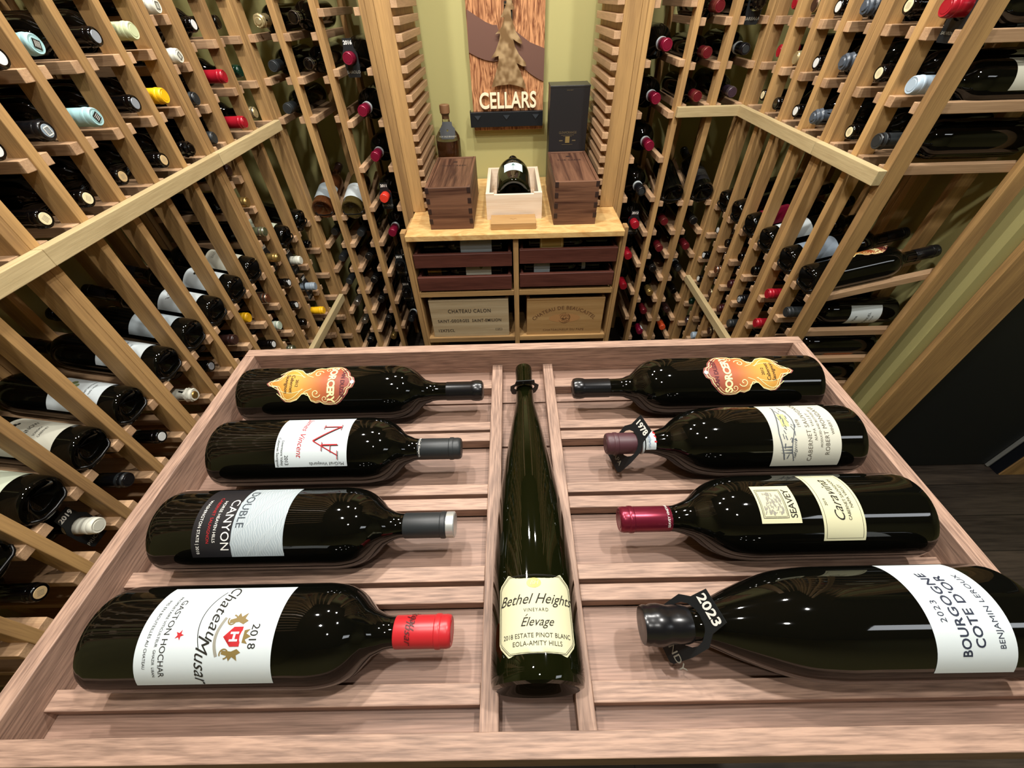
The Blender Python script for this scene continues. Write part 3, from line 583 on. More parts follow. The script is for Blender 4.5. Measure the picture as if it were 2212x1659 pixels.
lb = child('label', wrap('label', poly2d(oc, 0.006), r, zc, 0, PAPER_C, 0.0003), cb, label='cream eight sided label')
def dense(p, n=6): return [(p[i][0] + (p[(i + 1) % len(p)][0] - p[i][0]) * k / n, p[i][1] + (p[(i + 1) % len(p)][1] - p[i][1]) * k / n) for i in range(len(p)) for k in range(n)]
child('border_line', wrap('border_line', join2d([line2d(dense([(x * 0.955, y * 0.95) for x, y in oc]), 0.0005, True), line2d(dense([(x * 0.93, y * 0.92) for x, y in oc]), 0.0003, True)]), r, zc, 0, INK, 0.0006), lb)
child('lettering', wrap('lettering', join2d([move2d(T2('Bethel Heights', 0.0135, 0.45, 0.0), 0, 0.0115), move2d(T2('VINEYARD', 0.0044, 0, 0, 1.25), 0, 0.0015), move2d(T2('Elevage', 0.0110, 0.45, 0.0), 0, -0.009), line2d([(-0.0105, -0.0038), (-0.0085, -0.0020)], 0.0006),
    move2d(T2('2018 ESTATE PINOT BLANC', 0.0056, 0, 0, 1.02), 0, -0.0205), move2d(T2('EOLA-AMITY HILLS', 0.0056, 0, 0, 1.05), 0, -0.0270)]), r, zc, 0, INK, 0.0006), lb)
child('seal', wrap('seal', move2d(poly2d([(0.0075 * math.cos(t), 0.0048 * math.sin(t)) for t in [k * 0.35 for k in range(18)]], 0.004), -0.001, 0.0270), r, zc, 0, INK_GOLD, 0.0006), lb, label='gold oval seal')
child('lettering', wrap('lettering', move2d(T2('BH', 0.0066, 0.3), -0.001, 0.0270), r, zc, 0, PAPER_C, 0.0009), lb)

# ---------------------------------------------------------------- black cards hung on bottle necks
def card(origin, up, across, w, h, top, bottom, label, hole=0.016, size=0.012, bend=0.0, group='black cards hung on bottle necks'):
    """a thin card round a neck at origin; 'across' is the width direction, 'up' the height direction"""
    up = Vector(up).normalized(); ax = Vector(across).normalized(); n = ax.cross(up).normalized()
    o = thing('neck_card', (0, 0, 0), label, 'neck card', group)
    o.matrix_world = Matrix(((ax.x, up.x, n.x, origin[0]), (ax.y, up.y, n.y, origin[1]), (ax.z, up.z, n.z, origin[2]), (0, 0, 0, 1)))
    c = 0.004; q = w * 0.62
    out = [(-q / 2, h / 2), (q / 2, h / 2), (q / 2 + 0.002, h * 0.26), (w / 2, h * 0.12), (w / 2, -h * 0.16), (w / 2 - 0.003, -h / 2 + c), (w / 2 - 0.006, -h / 2), (-w / 2 + 0.006, -h / 2), (-w / 2 + 0.003, -h / 2 + c), (-w / 2, -h * 0.16), (-w / 2, h * 0.12), (-q / 2 - 0.002, h * 0.26)]
    ring = [(hole * math.cos(-t), hole * math.sin(-t)) for t in [k * math.pi / 8 for k in range(16)]]
    pts = [Vector(p) for p in out + ring]; no = len(out)
    r_ = delaunay_2d_cdt(pts, [], [list(range(no)), list(range(no, no + 16))], 1, 1e-6)
    V2 = [(v.x, v.y) for v in r_[0]]
    F2 = [f for f in r_[2] if math.hypot(sum(V2[i][0] for i in f) / 3, sum(V2[i][1] for i in f) / 3) > hole * 0.97]
    bz = lambda y: bend * max(0.0, -y - hole) if bend else 0.0
    V = [(x, y, 0.0005 + bz(y)) for x, y in V2] + [(x, y, -0.0005 + bz(y)) for x, y in V2]; m = len(V2)
    F = [tuple(f) for f in F2] + [tuple(i + m for i in f)[::-1] for f in F2]
    ed = {(a, b) for f in F2 for a, b in zip(f, list(f[1:]) + [f[0]])}
    for a, b in ed:
        if (b, a) not in ed: F.append((b, a, a + m, b + m))
    child('card', mesh('card', V, F, [CARD]), o)
    if top: child('lettering', flat('lettering', move2d(T2(top, size, 0.05, 0.0004), 0, h * 0.39), INK_W, 'XY', 0.0011), o)
    if bottom: child('lettering', flat('lettering', [(x, y) for x, y in move2d(T2(bottom, size * 0.8, 0.05, 0.0001), 0, -h * 0.36)[0]] and move2d(T2(bottom, size * 0.8, 0.05, 0.0001), 0, -h * 0.36), INK_G, 'XY', 0.0011 + bz(-h * 0.36)), o)
    return o
card(P(0.150, 0.3187, -0.0037), (0.42, 0.12, 0.88), (0.25, -1, 0.02), 0.050, 0.088, '1978', 'NAPA', 'black card marked 1978 on the neck of the old magnum in the tray', 0.0195, 0.0135)
card(P(0.158, 0.0823, -0.0008), (0.48, 0.14, 0.85), (0.30, -1, 0.02), 0.052, 0.086, '2023', 'BURGUNDY', 'black card marked 2023 on the slope shouldered magnum\'s neck', 0.0205, 0.0150)
card(P(0.0012, 0.448, -0.0110), (0.05, -0.42, 0.88), (1, 0.05, 0), 0.048, 0.066, '', '', 'unmarked black card on slender bottle\'s neck between tray dividers', 0.0175)

# ---------------------------------------------------------------- wine racks
# each rack stands in its own frame: x along the face, y into the rack, z up (0 = floor)
XL, XR, YB = -0.8155, 0.784, 1.590
LU = [0.187, 0.296, 0.404, 0.5116, 0.617, 0.724]; LL = [-0.266, -0.380, -0.491, -0.600, -0.712, -0.823]
RU = [0.190, 0.302, 0.409, 0.517, 0.622, 0.730]; RL = [-0.248, -0.354, -0.465, -0.5767, -0.688, -0.800]
NR = [0.724 - 0.0885 * k for k in range(18)]; NR = [0.459 + 0.0885 * 3 - 0.0885 * k for k in range(18)]
WL = [0.603, 0.457, 0.3135, 0.170, 0.025, -0.119, -0.263, -0.407, -0.551, -0.695]; WR = [0.593, 0.452, 0.311, 0.170, 0.030, -0.111, -0.252, -0.393, -0.534, -0.674]
DEPTH, TOP = 0.318, 1.30
def frame(kind):
    return {'L': (P(XL, 0, -ZT), math.pi / 2), 'R': (P(XR, 0, -ZT), -math.pi / 2), 'B': (P(0, YB, -ZT), 0.0)}[kind]
def to_world(kind, lx, d, z):
    return {'L': P(XL - d, lx, z), 'R': P(XR + d, -lx, z), 'B': P(lx, YB + d, z)}[kind]
AX = {'L': (Vector((0, 1, 0)), Vector((-1, 0, 0))), 'R': (Vector((0, -1, 0)), Vector((1, 0, 0))), 'B': (Vector((1, 0, 0)), Vector((0, 1, 0)))}
SLOPE = 0.26
wire_cache = {}
def rack(kind, label, ups, cols, disp=None, strips=(), near=(False, False)):
    """ups: (x0, x1) of each upright; cols: rows of each column between neighbouring uprights (rail tops), disp: display rail height"""
    loc, rz = frame(kind); o = thing('wine_rack', loc, label, 'wine rack', 'pine wine racks along the walls', rz)
    for a, b in ups:
        bx('upright', a, b, 0.0, 0.038, 0.004, TOP + ZT, PINE['Z'], o, 0.0012)
        bx('upright', a, b, DEPTH - 0.038, DEPTH, 0.004, TOP + ZT, PINE['Z'], o, 0.0012)
    n = len(ups)
    for i, (a, b) in enumerate(ups):
        lr = cols[i - 1] if i > 0 else None; rr = cols[i] if i < n - 1 else None
        same = lr is not None and rr is not None and lr[0] == rr[0]
        for rows, x0, x1 in ([(lr, a - 0.019, b + 0.019)] if same else ([(lr, a - 0.019, a + 0.0001)] if lr else []) + ([(rr, b - 0.0001, b + 0.019)] if rr else [])):
            for z in rows[0]:
                bx('bottle_rail', x0, x1, 0.004, DEPTH - 0.004, z + ZT - 0.019, z + ZT, RAILW['Y'], o, 0.0010)
            if rows[1] is not None:
                zd = rows[1]; me = ramp(x1 - x0)
                child('display_rail', me, o, ((x0 + x1) / 2, 0, zd + ZT))
    for x0, x1, z0, z1 in strips:
        bx('trim_strip', x0, x1, -0.0192, -0.0002, z0 + ZT, z1 + ZT, STRIPW['X'], o, 0.0012)
    return o
def ramp(w):
    k = round(w, 4)
    if k in wire_cache: return wire_cache[k]
    f = 0.004; m = 0.030; e = DEPTH - 0.004; h = 0.019; t = (e - m) * SLOPE
    pr = [(f, 0), (m, 0.0), (e, t), (e, t - h), (m + 0.004, -h), (f, -h)]
    V = [(-w / 2, y, z) for y, z in pr] + [(w / 2, y, z) for y, z in pr]; n = len(pr)
    F = [tuple(range(n)), tuple(range(n, 2 * n))[::-1]] + [((i + 1) % n, i, i + n, (i + 1) % n + n) for i in range(n)]
    me = mesh('ramp', V, F, [RAILW['Y']])
    bm = bmesh.new(); bm.from_mesh(me); bmesh.ops.recalc_face_normals(bm, faces=bm.faces); bmesh.ops.bevel(bm, geom=list(bm.edges), offset=0.001, segments=1, affect='EDGES'); bm.to_mesh(me); bm.free()
    wire_cache[k] = me; return me
ST0 = (0.157, 0.187)
GEO = {}
# left wall
lu = [(-0.079, -0.060), (0.030, 0.049), (0.141, 0.160), (0.253, 0.272), (0.3605, 0.3793), (0.4695, 0.4885), (0.582, 0.601)]
RWL = (LU + LL, -0.152); RWR = (RU + RL, -0.1340)
def strips_l(a, b): return [(a, b) + ST0, (a, b, -0.523, -0.492)]
rL1 = rack('L', 'nearest pine wine rack on the left wall beside the display tray', lu, [RWL] * 6, strips=strips_l(-0.079, 0.601))
rL2 = rack('L', 'middle pine wine rack on the left wall, five columns wide', [(0.6015, 0.620), (0.711, 0.730), (0.817, 0.8356), (0.9285, 0.9478), (1.0405, 1.0592), (1.148, 1.167)], [RWL] * 5, strips=strips_l(0.6015, 1.167))
rL3 = rack('L', 'pine wine rack filling the left wall\'s back corner, starting with a narrow column', [(1.1698, 1.1896), (1.2609, 1.2983), (1.425, 1.443), (1.566, 1.585)], [(NR, None), RWL, RWL], strips=strips_l(1.1698, 1.571))
rB1 = rack('B', 'pine wine rack on the back wall left of the display niche', [(-0.830, -0.811), (-0.7205, -0.7015), (-0.598, -0.579), (-0.4508, -0.432)], [(LU + LL, -0.150), (LU + LL, -0.150), (WL, None)])
RBR = (RU + RL, -0.1295)
rB2 = rack('B', 'pine wine rack on the back wall right of the display niche', [(0.407, 0.4261), (0.5546, 0.5724), (0.6698, 0.6904), (0.781, 0.800)], [(WR, None), RBR, RBR], strips=[(0.5585, 0.7835) + ST0])
rR1 = rack('R', 'pine wine rack filling the right wall\'s back corner', [(-1.585, -1.570), (-1.4683, -1.4446), (-1.359, -1.3365), (-1.243, -1.224), (-1.131, -1.1121)], [RWR] * 4, strips=[(-1.5705, -1.1121) + ST0, (-1.585, -1.1121, -0.48, -0.45)])
rR2 = rack('R', 'nearest pine wine rack on the right wall, its end open towards the door', [(-1.1110, -1.0915), (-0.999, -0.980), (-0.8895, -0.8706)], [RWR] * 2, strips=[(-1.1110, -0.8715) + ST0, (-1.1110, -0.8706, -0.48, -0.45)])

# bottles lying neck outwards in the racks: rack, column, row, position along the face, depth of the tip, height, style, card
CELLS = [
 ('L', 6, 'u2', 0.771, -0.009, 0.4215, 'disc_white', None),
 ('L', 7, 'u2', 0.8806, 0.019, 0.4305, 'lightblue_print', None),
 ('L', 8, 'u2', 0.9928, -0.005, 0.4335, 'disc_silver', None),
 ('L', 9, 'u2', 1.1042, -0.005, 0.4365, 'palegreen', None),
 ('L', 11, 'u2', 1.3633, 0.011, 0.4365, 'disc_white', None),
 ('L', 12, 'u2', 1.508, 0.023, 0.4365, 'black', None),
 ('L', 5, 'u1', 0.665, -0.005, 0.3195, 'disc_white', None),
 ('L', 6, 'u1', 0.771, -0.001, 0.3225, 'black_print', None),
 ('L', 7, 'u1', 0.8806, -0.005, 0.3225, 'lightblue_print', None),
 ('L', 8, 'u1', 0.9968, -0.005, 0.3255, 'disc_silver', None),
 ('L', 9, 'u1', 1.1082, 0.003, 0.3225, 'yellow', None),
 ('L', 11, 'u1', 1.3673, -0.009, 0.3285, 'red', None),
 ('L', 12, 'u1', 1.508, 0.015, 0.3255, 'green', None),
 ('L', 5, 'u0', 0.665, 0.007, 0.2135, 'disc_cream', None),
 ('L', 6, 'u0', 0.771, 0.015, 0.2105, 'disc_cream', None),
 ('L', 7, 'u0', 0.8806, 0.019, 0.2165, 'disc_tan', None),
 ('L', 8, 'u0', 0.9968, 0.003, 0.2165, 'disc_tan', None),
 ('L', 9, 'u0', 1.1042, 0.003, 0.2135, 'black_wax', None),
 ('L', 11, 'u0', 1.3673, -0.013, 0.2195, 'red', None),
 ('L', 12, 'u0', 1.508, 0.019, 0.2195, 'gold_ring', None),
 ('L', 10, 'n0', 1.2226, -0.005, 0.474, 'white_print', None),
 ('L', 10, 'n1', 1.2186, -0.005, 0.3855, 'white_print', None),
 ('L', 10, 'n2', 1.2186, 0.003, 0.3, 'charcoal_ring', None),
 ('L', 10, 'n3', 1.2226, 0.007, 0.2115, 'charcoal', None),
 ('L', 10, 'n4', 1.2266, 0.011, 0.129, 'brown', None),
 ('L', 10, 'n5', 1.2226, -0.001, 0.0405, 'gold', None),
 ('L', 10, 'n6', 1.2226, -0.013, -0.051, 'olive_ring', None),
 ('L', 10, 'n7', 1.2226, -0.017, -0.1395, 'gold', 'SYRAH'),
 ('L', 10, 'n8', 1.2186, -0.017, -0.231, 'disc_white', None),
 ('L', 10, 'n9', 1.2146, -0.009, -0.3195, 'disc_white', None),
 ('L', 10, 'n10', 1.2226, -0.005, -0.402, 'black', None),
 ('L', 1, 'l0', 0.209, 0.019, -0.2395, 'disc_tan', None),
 ('L', 2, 'l0', 0.329, 0.007, -0.2395, 'white_strip', '2019'),
 ('L', 3, 'l0', 0.4283, 0.015, -0.2365, 'black_ring', None),
 ('L', 4, 'l0', 0.5455, 0.019, -0.2395, 'disc_white', None),
 ('L', 5, 'l0', 0.677, 0.015, -0.2365, 'white_foil', None),
 ('L', 6, 'l0', 0.787, 0.031, -0.2365, 'disc_silver', None),
 ('L', 7, 'l0', 0.9006, 0.019, -0.2335, 'brown', None),
 ('L', 8, 'l0', 1.0128, 0.031, -0.2335, 'yellow', None),
 ('L', 9, 'l0', 1.1242, 0.019, -0.2335, 'copper_ring', None),
 ('L', 11, 'l0', 1.3833, 0.003, -0.2305, 'white', 'PORT'),
 ('L', 12, 'l0', 1.524, 0.019, -0.2305, 'black', None),
 ('L', 8, 'l1', 1.0168, 0.003, -0.3445, 'disc_white', None),
 ('L', 9, 'l1', 1.1242, 0.027, -0.3445, 'mint_ring', None),
 ('L', 11, 'l1', 1.3873, -0.009, -0.3445, 'grey', 'OLD'),
 ('L', 9, 'l2', 1.1282, 0.023, -0.4555, 'olive_ring', None),
 ('L', 11, 'l2', 1.3833, -0.005, -0.4555, 'yellow', None),
 ('L', 12, 'l3', 1.464, 0.031, -0.5825, 'navy', None),
 ('BL', 0, 'u2', -0.766, 0.011, 0.4335, 'gold_foil', None),
 ('BL', 0, 'u1', -0.77, 0.011, 0.3255, 'charcoal', None),
 ('BL', 0, 'u0', -0.766, -0.001, 0.2135, 'charcoal', None),
 ('BL', 1, 'u2', -0.6525, -0.005, 0.4395, 'black_silver_rings', None),
 ('BL', 1, 'u1', -0.6565, 0.015, 0.3285, 'black_silver_rings', None),
 ('BL', 0, 'l0', -0.774, 0.055, -0.2365, 'charcoal', None),
 ('BL', 1, 'l0', -0.6565, 0.035, -0.2365, 'charcoal', None),
 ('BL', 0, 'l1', -0.774, 0.043, -0.3505, 'charcoal', None),
 ('BL', 1, 'l1', -0.6565, 0.047, -0.3505, 'black_silver_ring', None),
 ('BL', 0, 'l2', -0.774, 0.035, -0.4615, 'charcoal', None),
 ('BL', 1, 'l2', -0.6605, 0.039, -0.4615, 'black_silver_ring', None),
 ('BL', 0, 'l3', -0.77, 0.027, -0.5735, 'silver', None),
 ('BL', 1, 'l3', -0.6565, 0.043, -0.5705, 'black_silver_ring', None),
 ('BL', 0, 'l4', -0.766, 0.035, -0.6855, 'silver', None),
 ('BL', 1, 'l4', -0.6485, 0.047, -0.6855, 'black_silver_ring', None),
 ('BL', 0, 'l5', -0.766, 0.023, -0.7965, 'black_silver_ring', None),
 ('BL', 1, 'l5', -0.6485, 0.047, -0.7965, 'gold', None),
 ('BL', 2, 'w0', -0.518, -0.009, 0.3405, 'claret', '2016'),
 ('BL', 2, 'w1', -0.514, -0.001, 0.2, 'claret_white', None),
 ('BL', 2, 'w2', -0.514, 0.019, 0.055, 'claret_white', None),
 ('BL', 2, 'w3', -0.514, 0.007, -0.089, 'vermilion', '2011'),
 ('BL', 2, 'w4', -0.518, 0.023, -0.233, 'claret_white', None),
 ('BL', 2, 'w5', -0.514, -0.013, -0.377, 'black', '2012'),
 ('BL', 2, 'w6', -0.518, 0.003, -0.521, 'black', '2014'),
 ('BL', 2, 'w7', -0.522, 0.011, -0.665, 'white_band', None),
 ('BR', 0, 'w0', 0.4911, 0.015, 0.347, 'claret_white', None),
 ('BR', 0, 'w1', 0.4951, 0.039, 0.203, 'claret_white', None),
 ('BR', 0, 'w2', 0.4991, 0.023, 0.063, 'claret_white', None),
 ('BR', 0, 'w3', 0.4871, -0.021, -0.081, 'white_band', None),
 ('BR', 0, 'w4', 0.4951, -0.001, -0.219, 'red', '2012'),
 ('BR', 0, 'w5', 0.4951, 0.015, -0.363, 'red', None),
 ('BR', 0, 'w6', 0.4951, -0.001, -0.504, 'red', None),
 ('BR', 1, 'u2', 0.6214, -0.001, 0.4335, 'maroon_ring', None),
 ('BR', 2, 'u2', 0.7354, -0.013, 0.4395, 'black_wax', 'BARBARA'),
 ('BR', 1, 'u1', 0.6214, 0.007, 0.3255, 'maroon_ring', None),
 ('BR', 2, 'u1', 0.7394, 0.007, 0.3315, 'white_band', None),
 ('BR', 1, 'u0', 0.6174, -0.009, 0.2135, 'maroon_ring', None),
 ('BR', 2, 'u0', 0.7394, 0.011, 0.2195, 'plum', None),
 ('BR', 1, 'l0', 0.6214, 0.023, -0.2185, 'maroon_ring', None),
 ('BR', 2, 'l0', 0.7434, 0.023, -0.2185, 'black_silver_ring', None),
 ('BR', 1, 'l1', 0.6214, 0.007, -0.3275, 'maroon_ring', None),
 ('BR', 2, 'l1', 0.7394, 0.019, -0.3275, 'maroon', None),
 ('BR', 1, 'l2', 0.6254, 0.035, -0.4385, 'black_silver_ring', None),
 ('BR', 2, 'l2', 0.7394, 0.031, -0.4385, 'white_band', None),
 ('BR', 1, 'l3', 0.6294, 0.011, -0.5502, 'gold', None),
 ('BR', 2, 'l3', 0.7434, 0.019, -0.5472, 'black', None),
 ('BR', 1, 'l4', 0.6254, 0.019, -0.6585, 'maroon', None),
 ('BR', 2, 'l4', 0.7434, 0.031, -0.6615, 'brown', None),
 ('BR', 1, 'l5', 0.6254, 0.007, -0.7735, 'crimson_paper', None),
 ('BR', 2, 'l5', 0.7474, 0.035, -0.7705, 'orange', None),
 ('R', 5, 'u2', 1.5173, 0.019, 0.4385, 'red', None),
 ('R', 4, 'u2', 1.4, 0.011, 0.4355, 'bronze', None),
 ('R', 3, 'u2', 1.292, 0.011, 0.4325, 'disc_white', None),
 ('R', 2, 'u2', 1.18, 0.003, 0.4355, 'slate_wax', None),
 ('R', 1, 'u2', 1.048, 0.003, 0.4385, 'disc_cream', None),
 ('R', 0, 'u2', 0.9385, -0.009, 0.4385, 'red', 'CABERNET'),
 ('R', 5, 'u1', 1.5213, 0.023, 0.3315, 'red', None),
 ('R', 4, 'u1', 1.404, 0.015, 0.3255, 'palegold', None),
 ('R', 3, 'u1', 1.292, 0.011, 0.3255, 'disc_white', None),
 ('R', 2, 'u1', 1.18, 0.007, 0.3375, 'slate_wax', None),
 ('R', 1, 'u1', 1.044, 0.007, 0.3315, 'disc_cream', None),
 ('R', 0, 'u1', 0.9305, -0.001, 0.3255, 'paleblue', None),
 ('R', 5, 'u0', 1.5213, 0.019, 0.2225, 'disc_cream', None),
 ('R', 4, 'u0', 1.4, 0.003, 0.2195, 'black', None),
 ('R', 3, 'u0', 1.292, 0.007, 0.2195, 'disc_white', None),
 ('R', 2, 'u0', 1.184, -0.005, 0.2255, 'slate_wax', None),
 ('R', 1, 'u0', 1.052, 0.011, 0.2195, 'disc_cream', None),
 ('R', 0, 'u0', 0.9425, -0.001, 0.2255, 'charcoal_ring', None),
 ('R', 5, 'l0', 1.5213, 0.023, -0.2185, 'disc_white', None),
 ('R', 4, 'l0', 1.404, 0.011, -0.2185, 'black', None),
 ('R', 3, 'l0', 1.292, 0.015, -0.2185, 'black', None),
 ('R', 2, 'l0', 1.188, 0.015, -0.2155, 'black', None),
 ('R', 1, 'l0', 1.048, -0.001, -0.2185, 'red', None),
 ('R', 0, 'l0', 0.9465, 0.007, -0.2185, 'charcoal', None),
 ('R', 5, 'l1', 1.5213, -0.001, -0.3245, 'disc_white', None),
 ('R', 4, 'l1', 1.404, 0.007, -0.3275, 'copper_ring', None),
 ('R', 3, 'l1', 1.292, 0.015, -0.3275, 'maroon_dark', None),
 ('R', 2, 'l1', 1.184, 0.007, -0.3245, 'black_print', None),
 ('R', 1, 'l1', 1.044, 0.003, -0.3275, 'red', None),
 ('R', 0, 'l1', 0.9345, -0.001, -0.3275, 'charcoal', None),
 ('R', 5, 'l2', 1.5253, 0.011, -0.4355, 'disc_white', None),
 ('R', 4, 'l2', 1.408, 0.019, -0.4355, 'bronze', None),
 ('R', 3, 'l2', 1.292, 0.011, -0.4355, 'maroon_dark', None),
 ('R', 2, 'l2', 1.192, 0.011, -0.4355, 'charcoal', None),
 ('R', 0, 'l2', 0.9345, -0.001, -0.4385, 'black', None),
 ('R', 5, 'l3', 1.5213, 0.007, -0.5472, 'green', None),
 ('R', 4, 'l3', 1.412, 0.015, -0.5472, 'black', '1998'),
 ('R', 3, 'l3', 1.296, 0.011, -0.5472, 'bronze', None),
 ('R', 5, 'l4', 1.5293, 0.023, -0.6585, 'plum', None),
 ('R', 4, 'l4', 1.412, 0.011, -0.6585, 'paleblue', None),
]
KIND = {'L': 'L', 'R': 'R', 'BL': 'B', 'BR': 'B'}
ORD = ['first', 'second', 'third', 'fourth', 'fifth', 'sixth', 'seventh', 'eighth', 'ninth', 'tenth', 'eleventh', 'twelfth', 'thirteenth']
def words(rk, c, row):
    i = int(row[1:])
    if row[0] == 'n': return 'narrow left wall column, %s from top' % ORD[i]
    if row[0] == 'w': return 'wide column %s of niche, %s from top' % ('left' if rk == 'BL' else 'right', ORD[i])
    wall = {'L': 'left wall', 'R': 'right wall', 'BL': 'back wall left', 'BR': 'back wall right'}[rk]
    rw = ('%s row above trim' if row[0] == 'u' else '%s row below display') % ORD[i]
    cc = {'L': 12 - c, 'R': 5 - c, 'BL': c, 'BR': 2 - c}[rk]
    return '%s, %s, %s' % (wall, rw, 'corner column' if cc == 0 else 'column %s from corner' % ORD[cc])
SIDE = {'l0': (PAPER, [('Vina', 0.012, 0.026), ('MANUEL', 0.0105, -0.010), ('LA RIOJA', 0.005, -0.022)]), 'l1': (plain('orange_strip_label', '#c9743c', 0.4), []), 'u1': (PAPER_I, [('ESTATE', 0.008, 0.0)]), 'u0': (PAPER_K, []), 'u2': (PAPER_C, [])}
GRP = {'L': 'bottles in the left wall racks', 'R': 'bottles in the right wall racks', 'BL': 'bottles in the back wall left rack', 'BR': 'bottles in the back wall right rack'}
for rk, c, row, lx, d, z, style, crd in CELLS:
    k = KIND[rk]; xw, yw = AX[k]
    if k == 'R': lx = -lx
    tip = to_world(k, lx, d, z)
    if row[0] == 'w': g, L, rn, cl = GLASSMAG, 0.335, 0.0158, 0.062
    elif row[0] == 'n': g, L, rn, cl = GLASS375, 0.24, 0.0135, 0.045
    else: g, L, rn, cl = GLASS750, 0.30, 0.0146, 0.055
    back = 0.0
    if d + L > 0.345: back = d + L - 0.345
    base = tip + yw * L
    w1 = ST[style][3]
    # shorten the phrase so that the whole label stays within sixteen words
    lab = (w1.replace(' capsule', ' cap').replace(' with ', ', ') + ' bottle, ' if False else 'bottle, ' + w1.replace('capsule', 'cap').replace(' with ', ', ') + ', ') + words(rk, c, row)
    o = thing('wine_bottle', (0, 0, 0), lab, 'wine bottle', GRP[rk]); o.matrix_world = axis_matrix(base, -yw, (0, 0, 1), random.uniform(-3, 3))
    bottle_parts(o, g, L, rn, style, cl)
    if style == 'crimson_paper':
        child('paper_tab', wrap('paper_tab', rect2d(0.02, 0.03, 6, 1), 0.0165, L - 0.02, 0, PAPER, 0.002), o)
    if k == 'R' and c == 0 and row in SIDE:      # seen from the open end of the rack: label on the body
        lm, tx = SIDE[row]; ac = -62; rr = 0.0375
        lb = child('label', wrap('label', rect2d(math.radians(125) * rr, 0.088, 24, 2), rr, 0.095, ac, lm, 0.0003), o)
        if tx: child('lettering', wrap('lettering', join2d([move2d(T2(t, sz, 0), 0, y) for t, sz, y in tx]), rr, 0.095, ac, INK, 0.0006), lb)
    if crd:
        hr = 0.0195 if row[0] == 'w' else 0.0185
        sgn = 1
        bn = {'SYRAH': ('2005', 'SYRAH'), 'PORT': ('2003', 'PORT'), 'OLD': ('2001', 'OLD BLEND'), '2019': ('2019', 'PRIORAT'), '2016': ('2016', 'BAROLO'), '2011': ('2011', 'BAROLO'), '2012': ('2012', 'BAROLO'),
              '2014': ('2014', 'BAROLO'), 'BARBARA': ('SANTA', 'BARBARA'), 'CABERNET': ('CABERNET', 'SAUVIGNON'), '1998': ('1998', '')}[crd]
        card(tip + yw * 0.034 + Vector((0, 0, -0.002)), (0.04 * sgn * yw.x, 0.04 * yw.y, 1), xw, 0.047, 0.098, bn[0], bn[1], 'black card marked %s, %s' % (bn[0] if bn[0].isdigit() else bn[0].title(), words(rk, c, row)), hr, 0.0135 if len(bn[0]) < 6 else 0.008)

# display row: larger bottles lying tilted, base outwards, held by black wire stops
GLASSD = {}
def disp_glass(m, L=0.31, r=0.0415):
    k = m.name
    if k not in GLASSD: GLASSD[k] = lathe('glass', prof_bordeaux(L, r, 0.0150, 0.078, 0.055, 0.022), [m], 40)
    return GLASSD[k]
A = math.atan(SLOPE)
def display(rk, kind, lx, gap, zd, gl, lab_mat, label, motif=None, rack_o=None, d0=0.012, capm=K, ls=0.55, roll=0.0):
    xw, yw = AX[kind]; r = 0.0415; L = 0.31
    s = lx
    h = math.sqrt(max(r * r - (gap / 2) ** 2, 0))
    up = yw * math.cos(A) + Vector((0, 0, math.sin(A))); nrm = Vector((0, 0, math.cos(A))) - yw * math.sin(A)
    base = to_world(kind, s, 0, zd); base = base + yw * (0.030) + nrm * h + up * (d0 - 0.030)
    o = thing('wine_bottle', (0, 0, 0), label, 'wine bottle', 'tilted bottles in the display rows'); o.matrix_world = axis_matrix(base, up, nrm, roll)
    child('glass_body', disp_glass(gl), o); child('capsule', foil(L, 0.0150, 0.055, capm), o)
    if lab_mat:
        w = math.radians(150) * r; lb = child('label', wrap('label', rect2d(w, 0.085, 24, 2), r, 0.075, 0, lab_mat, 0.0003), o)
        if motif: motif(lb, r, 0.075)
    # wire stop across the bottle's foot
    hw = gap / 2 + 0.008; yy = d0 - 0.012
    key = (round(gap, 4), round(yy, 4))
    if key not in wire_cache:
        wire_cache[key] = tube('wire', [(-hw, 0.024, -0.004), (-hw, 0.021, 0.010), (-hw, 0.014, 0.0165), (-hw + 0.001, 0.007, 0.015), (-hw + 0.006, 0.003, 0.010), (-hw + 0.012, 0.002, 0.007), (0, 0.002, 0.005), (hw - 0.012, 0.002, 0.007), (hw - 0.006, 0.003, 0.010), (hw - 0.001, 0.007, 0.015), (hw, 0.014, 0.0165), (hw, 0.021, 0.010), (hw, 0.024, -0.004)], 0.0026, STEEL_K, 8)
    child('wire_stop', wire_cache[key], rack_o, (s, 0, zd + ZT), label='black wire bottle stop')
    return o
def lines_motif(txts, mat=INK, extra=None):
    def f(lb, r, zc):
        child('lettering', wrap('lettering', join2d([move2d(T2(t, sz, shr), x, y) for t, sz, shr, x, y in txts]), r, zc, 0, mat, 0.0006), lb)
        if extra: extra(lb, r, zc)
    return f
def antlers(lb, r, zc):
    q = random.Random(11); g = []
    for i in range(46):
        a = q.uniform(-0.9, 0.9) + math.pi / 2 * q.choice((0.4, 1, 1.6)); l = q.uniform(0.006, 0.016); x = q.gauss(0, 0.008); y = q.gauss(0.012, 0.004)
        g.append(line2d([(x, y), (x + l * 0.5 * math.cos(a), y + l * 0.5 * math.sin(a)), (x + l * math.cos(a + 0.4), y + l * math.sin(a + 0.4))], 0.0011))
    child('antler_drawing', wrap('antler_drawing', join2d(g), r, zc, 0, plain('sepia_ink', '#4a352c', 0.7), 0.0006), lb)
def blob(mat_, pts, nm='painted_figure'):
    def f(lb, r, zc): child(nm, wrap(nm, join2d([move2d(poly2d([(s * math.cos(t), s * 0.7 * math.sin(t)) for t in [k * 0.7 for k in range(9)]], 0.01), x, y) for x, y, s in pts]), r, zc, 0, mat_, 0.0006), lb)
    return f
LEAFG = plain('leaf_green_print', '#6f7c52', 0.6)
